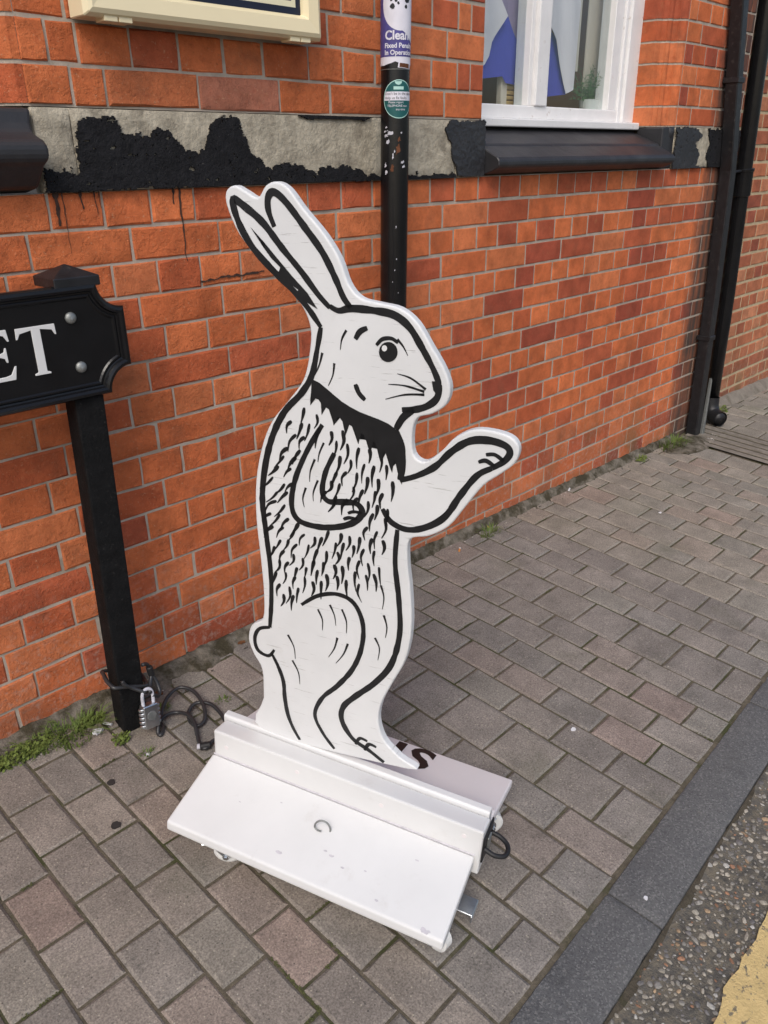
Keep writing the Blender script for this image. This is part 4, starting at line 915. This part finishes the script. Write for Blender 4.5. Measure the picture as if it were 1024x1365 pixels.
for (s, z, r) in ((-.008, 1.612, .006), (.0, 1.625, .004), (.006, 1.619, .003), (.010, 1.632, .004), (.026, 1.612, .004), (.030, 1.628, .008), (-.011, 1.626, .003)):
    wrap_patch(jag([(s + r * math.cos(2 * PI * i / 7), z + r * 1.1 * math.sin(2 * PI * i / 7)) for i in range(7)], .0015, 1, rj), .0016, 'print_mark', M['board'], poster)
wrap_text('Clean It', -.0275, 1.5425, .0275, .0016, M['paper'], poster, .0008)
wrap_text('Fixed Penalty', -.0285, 1.5245, .0148, .0016, M['paper'], poster, .0004)
wrap_text('In Operation', -.0285, 1.5095, .0148, .0016, M['paper'], poster, .0004)
wrap_patch([(.006, 1.4815), (.045, 1.4785), (.045, 1.4925), (.008, 1.494)], .0009, 'torn_scrap', M['paper'], pole)
wrap_patch([(.010, 1.4825), (.040, 1.480), (.040, 1.490), (.011, 1.4915)], .0012, 'torn_scrap', M['rust'], pole)
MB().tube([wrap(-.06 + .12 * i / 20, 1.478, .0004) for i in range(21)], .0008, 5).obj('paint_ridge', M['bolt'], pole)
EL = lambda k, c=(.010, 1.411): [(c[0] + .0415 * k * math.cos(2 * PI * i / 44), c[1] + .0440 * k * math.sin(2 * PI * i / 44)) for i in range(44)]
st = wrap_patch(EL(1.0), .0006, 'sticker', M['mint'], pole); wrap_patch(EL(.955), .0009, 'sticker_face', M['teal'], st)
wrap_patch([(.010 + x, z) for x, z in ((-.0395, 1.408), (.0395, 1.408), (.0385, 1.428), (-.0365, 1.428))], .0012, 'white_strip', M['paper'], st)
wrap_patch(rectp(-.004, .022, 1.4325, 1.4395), .0012, 'pale_bar', M['mint'], st)
wrap_patch([(.008 + .009 * math.cos(PI + PI * i / 10), 1.451 + .008 * math.sin(PI + PI * i / 10)) for i in range(11)], .0012, 'pale_dome', M['mint'], st)
wrap_text("Don't be in the dark", -.0265, 1.4205, .0088, .0016, M['board'], st)
wrap_text('Help us fix faults', -.0275, 1.4110, .0088, .0016, M['board'], st)
wrap_text('Please report', -.017, 1.4015, .0072, .0014, M['paper'], st); wrap_text('TELEPHONE num', -.020, 1.3935, .0072, .0014, M['paper'], st)
wrap_text('any time', .002, 1.3855, .0072, .0014, M['paper'], st)
for i, (s, z, w_, h_) in enumerate(((-.030, 1.335, .014, .006), (-.026, 1.345, .006, .004), (-.020, 1.330, .016, .007), (-.028, 1.322, .010, .010), (-.024, 1.308, .010, .012), (.016, 1.331, .0035, .006), (.016, 1.262, .012, .007), (.022, 1.250, .008, .008), (-.028, 1.250, .006, .014), (-.006, 1.270, .004, .016), (-.002, 1.285, .003, .010), (-.027, 1.235, .007, .010), (.004, 1.10, .002, .008), (.006, 1.02, .003, .004), (.002, .99, .002, .006), (-.004, .96, .002, .003), (.012, .93, .002, .004), (-.02, .90, .002, .004))):
    pl = jag([(s, z), (s + w_, z + h_ * .3), (s + w_ * .8, z + h_), (s + w_ * .1, z + h_ * .7)], min(w_, h_) * .35, 3, rj)
    wrap_patch([(p.x, p.y) for p in pl], .0005, 'paint_scrape', M['scrape'], pole, .004)
for (s, z, w_, h_) in ((.002, 1.28, .012, .030), (.010, 1.312, .006, .014), (-.010, 1.24, .008, .02)):
    pl = jag([(s, z), (s + w_, z + h_ * .3), (s + w_ * .8, z + h_), (s + w_ * .1, z + h_ * .7)], .003, 3, rj); wrap_patch([(p.x, p.y) for p in pl], .0003, 'rust_patch', M['rust'], pole, .004)

# ---- street nameplate on its timber post
np_ = thing('street_nameplate', 'black cast street nameplate with white letters on a leaning black timber post', 'street sign', (.671, -.124, gz(.67, -.12)))
b = MB(); hw = .031
def post_c(z): return (.671 + .034 * z, -.124 + .020 * z)
for z in (-.05, .2, .5, .8, 1.055):
    cx, cy = post_c(z); rot = math.radians(-4); c_, s_ = math.cos(rot) * hw, math.sin(rot) * hw
    for ax, ay in ((-1, -1), (1, -1), (1, 1), (-1, 1)): b.v.append((cx + ax * c_ - ay * s_, cy + ax * s_ + ay * c_, z))
b.f = [[4 * i + k, 4 * i + (k + 1) % 4, 4 * i + 4 + (k + 1) % 4, 4 * i + 4 + k] for i in range(4) for k in range(4)] + [[0, 3, 2, 1], [16, 17, 18, 19]]
b.obj('post', M['timberblack'], np_, bevel=.004, seg=2, ang=.6)
cx, cy = post_c(1.06); b = MB(); q = .047
b.v = [(cx + x * q, cy + y * q, z) for z in (1.052, 1.071) for x, y in ((-1, -1), (1, -1), (1, 1), (-1, 1))] + [(cx, cy, 1.093)]
b.f = [[0, 3, 2, 1]] + [[k, (k + 1) % 4, 4 + (k + 1) % 4, 4 + k] for k in range(4)] + [[4 + k, 4 + (k + 1) % 4, 8] for k in range(4)]
b.obj('post_cap', M['iron'], np_, bevel=.0015)
NX0, NX1, NZ0, NZ1, NR = -.55, .797, .832, 1.057, .052
def plate_outline(d):
    pts = []; r = NR + d
    for (cx, cz, sx, sz) in ((NX1, NZ0, -1, 1), (NX1, NZ1, -1, -1), (NX0, NZ1, 1, -1), (NX0, NZ0, 1, 1)):
        a0 = math.asin(min(1, d / r)); arc = [(cx + sx * r * math.cos(a), cz + sz * r * math.sin(a)) for a in [a0 + (PI / 2 - 2 * a0) * i / 9 for i in range(10)]]
        pts += arc if (sx * sz < 0) else arc[::-1]
    return pts
YB = -.1335
rings = [(0, 0), (0, -.012), (.003, -.0165), (.009, -.018), (.014, -.0155), (.0165, -.0105), (.0195, -.0095), (.0225, -.0115), (.0255, -.0115), (.0285, -.0085)]
b = MB(); n = 40
for d, y in rings: b.v += [(x, YB + y, z) for x, z in plate_outline(d)]
for i in range(len(rings) - 1): b.f += [[i * n + k, i * n + (k + 1) % n, (i + 1) * n + (k + 1) % n, (i + 1) * n + k] for k in range(n)]
b.f += [list(range(n)), list(range((len(rings) - 1) * n, len(rings) * n))]
plate = b.obj('plate', M['blackgloss'], np_)
YL = YB - .0085
def letter(poly, x0, w_, z0, h_, name):
    MB().prism(poly, lambda x, z: (x0 + x * w_, YL + .001, z0 + z * h_), lambda x, z: (x0 + x * w_, YL - .0022, z0 + z * h_)).obj(name, M['white'], plate, bevel=.0006)
T_ = [(.0, .78), (.035, .78), (.10, .885), (.39, .93), (.39, .06), (.30, .035), (.30, 0), (.70, 0), (.70, .035), (.61, .06), (.61, .93), (.90, .885), (.965, .78), (1.0, .78), (.985, 1.0), (.015, 1.0)]
E_ = [(.0, 0), (.93, 0), (1.0, .27), (.96, .27), (.84, .11), (.70, .085), (.36, .085), (.36, .475), (.66, .475), (.76, .44), (.79, .36), (.83, .36), (.83, .65), (.79, .65), (.76, .575), (.66, .545), (.36, .545), (.36, .915), (.68, .915), (.82, .88), (.90, .765), (.94, .765), (.91, 1.0), (0, 1.0), (0, .965), (.10, .94), (.10, .06), (0, .035)]
letter(T_, .5715, .0785, .8955, .0940, 'letter'); letter(E_, .487, .0755, .8955, .0955, 'letter'); letter(E_, .399, .0755, .8955, .0955, 'letter')
for x, z in ((.6840, .9950), (.6885, .8960)): MB().lathe([(.0115, 0), (.0115, .002), (.009, .0052), (.004, .0068), (.0, .007)], (x, YL, z), (0, -1, 0), 22).obj('bolt', M['bolt'], plate, smooth=True)

# ================================================================== DISPLAY STAND (wheeled base and painted plywood cut-out)
E1 = Vector((.352483, -.932836, -.0746521)); E3 = Vector((.0264621, -.0698047, .9972096)); EY = -Vector((-.935444, -.353475, .0000799))
O = Vector((.632194, -.803206, -.0475998))
FS = Matrix(((E1.x, EY.x, E3.x, O.x), (E1.y, EY.y, E3.y, O.y), (E1.z, EY.z, E3.z, O.z), (0, 0, 0, 1)))
ds = thing('display_stand', 'white plywood cut-out of an upright rabbit drawn in black lines on a wheeled white base', 'display stand', mat=FS)
def sp(poly, x0, x1, name, mat, bev=.003, seg=2, par=None):
    return MB().prism(poly, lambda y, z: (x0, y, z), lambda y, z: (x1, y, z)).obj(name, mat, par or ds, bevel=bev, seg=seg, local=True, ang=.2)
MIR = lambda poly: [(.447 - y, z) for y, z in poly]
pan = [(.0, .090), (.1645, .1332), (.1645, .108), (.006, .0635), (-.002, .069)]
fp_ = sp(pan, -.2965, .2985, 'front_panel', M['white'], .0048, 3)
sp([(.1650, .085), (.1650, .1975), (.2125, .1905), (.2125, .085)], -.2935, .3085, 'beam', M['white'], .004)
sp(MIR([(.1850, .085), (.1850, .1655), (.2125, .1640), (.2125, .085)]), -.2935, .3065, 'beam', M['pinkwhite'], .004)
rp2 = sp(MIR([(.016, .094), (.1845, .1395), (.1845, .118), (.019, .074)]), -.300, .3035, 'rear_panel', M['pinkwhite'], .004)
sp([(.03, .062), (.03, .070), (.41, .070), (.41, .062)], -.28, .29, 'base_board', M['pinkwhite'], .001)
b = MB(); pts_ = []
for i in range(121):
    x = -.294 + .592 * i / 120; pts_.append((x, .0009 + .0009 * max(0, mnoise.fractal(Vector((x * 30, 2, 0)), 1, 2, 3) + .4)))
for (x0_, w0_), (x1_, w1_) in zip(pts_, pts_[1:]): b.add([(x0_, .1640 - w0_, .1335 - w0_ * .25), (x1_, .1640 - w1_, .1335 - w1_ * .25), (x1_, .1648, .1342 + w1_), (x0_, .1648, .1342 + w0_)], [(0, 1, 2, 3)])
b.obj('grime_line', M['scuff'], fp_, local=True, fix=False)
for x_, h_ in ((-.262, .162), (-.09, .170), (.10, .168), (.272, .172)):
    MB().lathe([(.0052, 0), (.0048, .0007), (.0, .0009)], (x_, .1650, h_), (0, -1, 0), 16).obj('screw_cap', M['pinkwhite'], ds, local=True)
# letters on the rear slope, read from behind
def rear_text(body, x_right, y_base, h_, w_, bold):
    vs, fs = text_faces(body, 1.0, bold); x0 = min(v[0] for v in vs); x1 = max(v[0] for v in vs); z0 = min(v[1] for v in vs); z1 = max(v[1] for v in vs)
    b = MB(); slope = (.1395 - .094) / (.1845 - .016)
    for x, z in vs:
        y = y_base - (z - z0) / (z1 - z0) * h_; yy = .447 - y
        b.v.append((x_right - (x - x0) / (x1 - x0) * w_, y, .094 + (yy - .016) * slope + .0009))
    b.f = fs; b.obj('lettering', M['ink'], rp2, local=True, fix=False)
rear_text('S', .1285, .4275, .090, .056, .03); rear_text('I', .0560, .4240, .086, .0215, .03); rear_text('G', .0175, .4210, .086, .056, .03)
# casters
def caster(x, y, ang, rr=.028):
    Rz = Matrix.Translation((x, y, 0)) @ Matrix.Rotation(ang, 4, 'Z')
    def T(mb): mb.v = [tuple(Rz @ Vector(v)) for v in mb.v]; return mb
    c_ = T(MB().box(-.026, .026, -.026, .026, .058, .0618)).obj('caster', M['zinc'], ds, bevel=.001, local=True)
    b = MB()
    for s_ in (-1, 1): b.prism([(-.016, .058), (.018, .058), (.032, .030), (.026, .020), (.014, .024)], lambda a, z: (a, s_ * .015, z), lambda a, z: (a, s_ * .018, z))
    b.box(-.016, .018, -.018, .018, .055, .0579); T(b).obj('fork', M['zinc'], c_, bevel=.0008, local=True)
    T(MB().lathe([(rr - .006, -.012), (rr, -.009), (rr, .009), (rr - .006, .012)], (.022, 0, rr), (0, 1, 0), 24)).obj('tyre', M['wheel'], c_, local=True, smooth=False)
    T(MB().lathe([(.011, -.0135), (.011, .0135)], (.022, 0, rr), (0, 1, 0), 14)).obj('hub', M['rubber'], c_, local=True)
    T(MB().tube([(.022, -.026, rr), (.022, .022, rr)], .0035, 8).lathe([(.007, 0), (.007, .005)], (.022, -.024, rr), (0, 1, 0), 6)).obj('axle_bolt', M['zinc'], c_, local=True)
caster(-.200, .036, math.radians(20)); caster(.252, .060, math.radians(-18)); caster(.262, .345, math.radians(35)); caster(-.215, .36, math.radians(-10))
for k, (sx_, sy_, r_) in enumerate(((-.052, .030, .0055), (.045, .062, .004), (.075, .05, .003), (.03, .066, .003), (.118, .06, .0022), (.20, .115, .003), (-.18, .09, .002), (.16, .02, .003), (.262, .006, .007), (-.10, .12, .002))):
    rk = random.Random(k); b = MB(); pl = jag([(sx_ + r_ * 1.4 * math.cos(a), sy_ + r_ * .6 * math.sin(a)) for a in [2 * PI * i / 7 for i in range(7)]], r_ * .5, 2, rk)
    b.v = [(p.x, p.y, .090 + (p.y - 0) * .0432 / .1645 + .0005) for p in pl]; b.f = [list(range(len(pl)))]; b.obj('scuff', M['scuff'], fp_, local=True, fix=False)
MB().box(.284, .320, .116, .156, .030, .0335).box(.3165, .320, .116, .156, .012, .0298).obj('angle_plate', M['zinc'], ds, bevel=.001, local=True)
hook = MB().tube(catmull([(.020, .104, .114), (.020, .104, .126), (.013, .102, .139), (.002, .099, .142), (-.007, .096, .135), (-.009, .094, .126), (-.003, .0925, .1215), (.006, .0915, .1225)], 5), .0019, 8)
hook.obj('hook', M['bolt'], fp_, local=True, smooth=True)
hp = MB().box(.3086, .3125, .168, .232, .115, .178).obj('handle_plate', M['iron'], ds, bevel=.002, local=True)
MB().tube(catmull([(.312, .172, .152), (.332, .170, .147), (.349, .180, .142), (.353, .198, .139), (.346, .214, .139), (.330, .222, .142), (.312, .222, .146)], 6), .0048, 12).obj('handle', M['rubber'], hp, local=True, smooth=True)
MB().box(.3125, .3165, .186, .206, .13, .165).obj('handle_boss', M['bolt'], hp, bevel=.0015, local=True)
# cut-out
YP = .2150; TH = .018
ol = [(p.x, p.y) for p in catmull([Vector(p) for p in OUTLINE], 4, True)]
base_i0 = OUTLINE[0]; 
b = MB(); n = len(ol)
cut = MB().prism(ol, lambda x, z: (x, YP, z), lambda x, z: (x, YP + TH, z)).obj('cutout', M['ply'], ds, local=True, bevel=.0035, seg=3, ang=.9)
for p in cut.data.polygons: p.use_smooth = False
MB().prism([(YP - .0012, .10), (YP - .0012, .1965), (YP + .002, .2), (YP + TH - .002, .2), (YP + TH, .1965), (YP + TH, .10)], lambda y, z: (-.3005, y, z), lambda y, z: (.3045, y, z)).obj('foot_bar', M['white'], cut, local=True, bevel=.001)
YI = YP - .0007
def ribbon(pts, wfun, k=6):
    c = catmull([Vector(p) for p in pts], k); m = len(c); b = MB(); l = []; r_ = []
    for i, p in enumerate(c):
        t = (c[min(i + 1, m - 1)] - c[max(i - 1, 0)]); t = t.normalized() if t.length else Vector((1, 0)); nrm = Vector((-t.y, t.x)); w2 = wfun(i / (m - 1)) * (1 + .22 * mnoise.noise(Vector((p.x * 60, p.y * 60, 2)))) * .5
        l.append((p.x + nrm.x * w2, YI, p.y + nrm.y * w2)); r_.append((p.x - nrm.x * w2, YI, p.y - nrm.y * w2))
    for i in range(m - 1): b.add([l[i], r_[i], r_[i + 1], l[i + 1]], [(0, 1, 2, 3)])
    return b
MPX = .00164                                             # metres per photo-scale unit of the drawing
for k_, pts in STROKES.items():
    w0 = STROKE_W.get(k_, 6.6) * MPX
    ribbon(pts, lambda t: w0 * (.72 + .4 * math.sin(PI * min(1, max(0, t))) ** .6)).obj('painted_line', M['ink'], cut, local=True, fix=False)
for k_, pts in THIN.items(): ribbon(pts, lambda t: .0045 * (1 - .75 * t)).obj('whisker', M['ink'], cut, local=True, fix=False)
def flat(pts, y, name, mat):
    bm = bmesh.new(); f = bm.faces.new([bm.verts.new((x, y, z)) for x, z in pts]); bmesh.ops.triangulate(bm, faces=[f]); me = bpy.data.meshes.new(name); bm.to_mesh(me); bm.free(); link(name, me, mat, cut, local=True)
for k_, pts in FILLS.items(): flat(pts, YI - .0003, {'ear_shadow': 'ear_shadow', 'eye': 'eye', 'nose': 'nose'}[k_], M['ink'])
flat(EYE_HI, YI - .0007, 'eye_highlight', M['white'])
flat([(p.x, p.y) for p in catmull([Vector(p) for p in RUFF], 2, True)], YI - .0002, 'ruff', M['ink'])
def inside(p, poly):
    r_ = False
    for (x0, y0), (x1, y1) in zip(poly, poly[1:] + poly[:1]):
        if (y0 > p[1]) != (y1 > p[1]) and p[0] < (x1 - x0) * (p[1] - y0) / (y1 - y0) + x0: r_ = not r_
    return r_
fur = MB(); rf = random.Random(21)
zx0, zx1 = min(p[0] for p in FUR_ZONE), max(p[0] for p in FUR_ZONE); zz0, zz1 = min(p[1] for p in FUR_ZONE), max(p[1] for p in FUR_ZONE)
rowi = 0; z = zz1
while z > zz0:
    x = zx0 + (.011 if rowi % 2 else 0)
    while x < zx1:
        q = (x + rf.uniform(-.004, .004), z + rf.uniform(-.005, .005)); x += .0205
        if not inside(q, FUR_ZONE) or inside(q, LIMB): continue
        t = (q[0] - zx0) / (zx1 - zx0); a = -PI / 2 - .55 + .75 * t + .25 * math.sin(z * 14); ln = rf.uniform(.026, .042)
        d = Vector((math.cos(a), math.sin(a))); bend = Vector((-d.y, d.x)) * rf.uniform(-.006, .006)
        p0 = Vector(q); w0 = rf.uniform(.007, .0105)
        rb = ribbon([p0, p0 + d * ln * .5 + bend, p0 + d * ln], lambda s_: w0 * (1 - .85 * s_) * min(1, .4 + 3 * s_), 4); fur.add(rb.v, rb.f)
    z -= .0235; rowi += 1
fo = fur.obj('fur_stroke', M['ink'], cut, local=True, fix=False); stuff(fo)

# ================================================================== LOCK AND CABLE
lk = thing('padlock', 'chunky silver combination padlock hanging at the foot of the black post', 'padlock', (.687, -.195, .02))
tl = Matrix.Translation((.687, -.196, .051)) @ Matrix.Rotation(math.radians(7), 4, 'Y') @ Matrix.Rotation(math.radians(-10), 4, 'X')
def TL(mb): mb.v = [tuple(tl @ Vector(v)) for v in mb.v]; return mb
body = TL(MB().box(-.0195, .0195, -.0115, .0115, -.030, .030)).obj('body', M['zinc'], lk, bevel=.003, seg=2)
TL(MB().lathe([(.0125, -.001), (.012, .0006), (.0, .0008)], (0, -.0115, .002), (0, -1, 0), 20)).obj('roundel', M['bolt'], body)
for s_ in (-1, 1):
    for i in range(5): TL(MB().lathe([(.0075, -.0035), (.0088, -.002), (.0088, .002), (.0075, .0035)], (s_ * .0185, 0, -.022 + i * .0105), (0, 0, 1), 12)).obj('dial', M['zinc'], body)
TL(MB().tube(catmull([(-.0135, 0, .028), (-.0135, 0, .052), (-.009, 0, .064), (0, 0, .068), (.009, 0, .064), (.0135, 0, .052), (.0135, 0, .028)], 5), .0042, 12)).obj('shackle', M['scrape'], lk, smooth=True)
cb = thing('cable', 'dark plastic security cable looped round the post and coiled on the paving', 'cable', (.77, -.2, 0))
cr = .0048
def gp(x, y, h): return (x, y, gz(x, y) + h)
ring = [(.674 + (.047 + .006 * math.sin(2 * a)) * math.cos(a) / max(abs(math.cos(a)), abs(math.sin(a))) ** .6, -.121 + .047 * math.sin(a) / max(abs(math.cos(a)), abs(math.sin(a))) ** .6, .128 - .024 * math.cos(a)) for a in [2 * PI * i / 24 for i in range(25)]]
MB().tube(catmull(ring, 3), cr, 10).obj('loop', M['cable'], cb, smooth=True)
MB().tube(catmull([(.690, -.188, .112), (.668, -.172, .128), (.650, -.170, .146), (.647, -.168, .158)], 5), cr, 10).obj('strand', M['cable'], cb, smooth=True)
MB().tube(catmull([(.706, -.16, .170), (.722, -.150, .158), (.729, -.150, .128), (.712, -.168, .108), (.700, -.19, .108)], 5), cr, 10).obj('strand', M['cable'], cb, smooth=True)
MB().tube([(.726, -.150, .150), (.730, -.150, .122)], .0085, 12).obj('ferrule', M['rubber'], cb, bevel=.002)
MB().tube(catmull([(.729, -.150, .128), (.735, -.158, .105), (.733, -.172, .085), (.722, -.182, .082), (.706, -.19, .098)], 5), cr, 10).obj('strand', M['cable'], cb, smooth=True)
c1 = [(.700, -.192, .075), (.708, -.190, .035), (.720, -.178, .012), (.741, -.152, .016), (.775, -.126, .024), (.814, -.121, .030), (.833, -.157, .028), (.825, -.210, .020), (.804, -.246, .012), (.779, -.253, .009), (.774, -.227, .008), (.790, -.195, .010), (.819, -.185, .016), (.844, -.211, .016), (.846, -.250, .012), (.838, -.290, .010), (.834, -.33, .012)]
MB().tube(catmull([gp(*p) for p in c1], 6), cr, 10).obj('coil', M['cable'], cb, smooth=True)
c2 = [(.704, -.193, .07), (.706, -.196, .03), (.694, -.210, .008), (.697, -.219, .007), (.714, -.199, .007), (.718, -.180, .010), (.742, -.172, .013), (.768, -.181, .012), (.778, -.212, .018), (.773, -.248, .019), (.757, -.285, .010), (.745, -.316, .008), (.752, -.332, .009), (.778, -.322, .010), (.81, -.335, .012)]
MB().tube(catmull([gp(*p) for p in c2], 6), cr, 10).obj('coil', M['cable'], cb, smooth=True)
MB().tube([gp(.742, -.318, .009), gp(.764, -.330, .010)], .0095, 12).obj('ferrule', M['rubber'], cb, bevel=.002)
MB().tube([gp(.737, -.313, .009), gp(.743, -.3175, .009)], .0068, 12).obj('crimp', M['scrape'], cb, bevel=.001)

# ================================================================== WEEDS AND LITTER
def tuft(x, y, n, rad, hgt, label, seed, flat_=.5, name='grass_tuft', mat='grass'):
    rr = random.Random(seed); b = MB()
    for k in range(n):
        a = rr.uniform(0, 2 * PI); q = rad * rr.random() ** .7; px, py = x + q * math.cos(a), y + q * math.sin(a) * .55
        h = hgt * rr.uniform(.45, 1.1); lean = Vector((math.cos(a + rr.uniform(-.6, .6)), math.sin(a) * .8 - .12, 0)) * h * rr.uniform(.25, .9) * flat_ * 1.6
        w_ = rr.uniform(.0009, .0019); base = Vector((px, py, gz(px, py) - .004)); sdv = Vector((-lean.y, lean.x, 0)); sdv = (sdv.normalized() if sdv.length > 1e-6 else Vector((1, 0, 0))) * w_
        p1 = base + lean * .35 + Vector((0, 0, h * .6)); p2 = base + lean + Vector((0, 0, h * (.95 - .35 * flat_)))
        b.add([base - sdv, base + sdv, p1 + sdv * .8, p1 - sdv * .8, p2], [(0, 1, 2, 3), (3, 2, 4)])
    o = b.obj(name, M[mat], None, fix=False); tag(o, label, 'weed', 'weeds along the foot of the wall'); return o
def rosette(x, y, n, rad, label, seed, hgt=.012, sy=.5, mat='moss', size=.0045):
    rr = random.Random(seed); b = MB()
    for k in range(n):
        a = rr.uniform(0, 2 * PI); q = rad * rr.random() ** .6; px, py = x + q * math.cos(a), y + q * math.sin(a) * sy
        z = gz(px, py) + hgt * rr.random(); s = size * rr.uniform(.6, 1.4); tilt = Vector((rr.uniform(-.7, .7), rr.uniform(-.7, .7), 1)).normalized(); u_ = tilt.orthogonal().normalized() * s; v_ = tilt.cross(u_)
        c_ = Vector((px, py, z)); b.add([c_ - u_, c_ - v_ * .7, c_ + u_, c_ + v_ * .7], [(0, 1, 2, 3)])
    o = b.obj('low_weed', M[mat], None, fix=False); tag(o, label, 'weed', 'weeds along the foot of the wall'); return o
tuft(2.20, -.062, 90, .050, .040, 'small grass tuft growing at the wall foot right of the stand', 1, .8)
tuft(3.715, -.055, 230, .105, .062, 'thick grass tuft at the wall foot just left of the square downpipe', 2, .7)
rosette(3.40, -.05, 160, .05, 'small sparse weed at the wall foot left of the thick grass tuft', 9, .012, .5)
rosette(4.42, .045, 420, .17, 'low leafy weed at the foot of the pale wall beyond the downpipes', 3, .022, .28, size=.007)
tuft(.545, -.075, 260, .085, .050, 'long grass tuft against the wall just left of the black post', 4, .85)
tuft(.47, -.055, 170, .075, .035, 'short grass tuft at the wall foot at the left edge of the paving', 5, .7)
rosette(.415, -.055, 900, .085, 'mat of low bright green weed at the wall foot furthest left', 6, .016, .42)
rosette(.618, -.170, 130, .022, 'tiny bright green weed beside the front corner of the black post', 7, .022, .8)
rosette(.600, -.06, 160, .035, 'low weed between the wall and the left face of the post', 8, .014, .5)
tuft(.640, -.245, 34, .018, .022, 'few grass blades in a paving joint in front of the post', 10, .8)
tuft(.735, -.135, 60, .035, .022, 'few grass blades beside the cable ferrule right of the post', 12, .9)
tuft(.885, -.205, 40, .022, .016, 'few grass blades in the joint left of the stand', 13, .9)
def butt(x, y, rot, label, mat='filter', h=.0035, ln=.024):
    t = thing('cigarette_butt', label, 'litter', gp(x, y, 0), group='cigarette butts by the wall'); d = Vector((math.cos(rot), math.sin(rot), 0)) * ln * .5; c_ = Vector(gp(x, y, .004))
    MB().tube([c_ - d, c_ + d * .2], .0036, 10).obj('filter', M[mat], t, smooth=False); MB().tube([c_ + d * .2, c_ + d], .0035, 10).obj('paper', M['litter'], t)
butt(2.005, -.075, .6, 'orange tipped cigarette butt lying in a paving joint under the raised paw')
butt(2.235, -.022, 1.1, 'orange tipped cigarette butt lying right against the wall foot')
butt(2.80, -.03, .4, 'white cigarette butt at the wall foot farther along', 'litter')
butt(.622, -.095, 2.1, 'white cigarette butt by the left face of the post', 'litter')
def scrap(x, y, r, label, seed, mat='litter', name='paper_scrap', hz=.002):
    rr = random.Random(seed); pl = jag([(x + r * rr.uniform(.6, 1) * math.cos(2 * PI * i / 6), y + r * rr.uniform(.4, .8) * math.sin(2 * PI * i / 6)) for i in range(6)], r * .15, 1, rr)
    b = MB().prism([(p.x, p.y) for p in pl], lambda a, c: (a, c, gz(a, c) + hz * .4), lambda a, c: (a, c, gz(a, c) + hz + .0015)); o = b.obj(name, M[mat]); tag(o, label, 'litter', 'dead leaves at the wall foot' if name == 'dead_leaf' else 'small scraps of litter'); return o
scrap(.642, -.252, .0075, 'small white paper scrap on the paving in front of the post', 1)
scrap(.590, -.108, .016, 'crumpled pale scrap between weeds left of the post', 2, hz=.008)
scrap(.775, -.075, .018, 'brown dead leaf at the wall foot right of the post', 3, 'leafdry', 'dead_leaf', .004)
scrap(1.075, -.03, .016, 'brown dead leaf at the wall foot behind the stand', 4, 'leafdry', 'dead_leaf', .004)
scrap(1.165, -1.262, .006, 'small white speck of paper on the dark kerb', 5)
scrap(.35, -.10, .008, 'orange brown scrap at the far left of the weeds', 6, 'filter')
scrap(2.91, -.40, .012, 'white bird dropping splash on the distant paving', 7, hz=.0006); 
scrap(1.49, -.885, .010, 'white fleck on a grey paver right of the stand', 8, hz=.0006)
def disc(x, y, r, label, seed):
    rr = random.Random(seed); b = MB().prism([(x + r * rr.uniform(.85, 1.1) * math.cos(2 * PI * i / 14), y + r * rr.uniform(.85, 1.1) * math.sin(2 * PI * i / 14)) for i in range(14)], lambda a, c: (a, c, gz(a, c) + .0006), lambda a, c: (a, c, gz(a, c) + .0022))
    tag(b.obj('chewing_gum', M['gum']), label, 'litter', 'trodden gum spots')
disc(.535, -.275, .0095, 'dark trodden gum spot on the paving nearer the wall weeds', 1)
disc(.483, -.392, .0105, 'dark trodden gum spot on the paving farther from the wall weeds', 2)
# loose crumbs of mortar and grit along the wall
b = MB(); rg = random.Random(8)
for k in range(420):
    x = rg.uniform(.4, 4.0) if k < 300 else rg.gauss(3.93, .10); y = -.035 - abs(rg.gauss(0, .035)) if k < 300 else -.10 - abs(rg.gauss(0, .035)); vs, f = stone_vf(rg, rg.choice([.0015, .002, .003, .004]) * (1 if k < 300 else 1.6))
    col = rg.choice([(.05, .04, .03), (.3, .27, .23), (.16, .12, .09), (.4, .37, .33)]) if k < 300 else rg.choice([(.45, .43, .40), (.5, .48, .45), (.3, .28, .26)])
    b.add([(x + p[0], y + p[1], gz(x, y) + .003 + p[2]) for p in vs], f, col)
stuff(tag(b.obj('mortar_crumbs', M['chip'], None, fix=False), 'crumbs of grit and mortar along the foot of the wall', 'grit'))
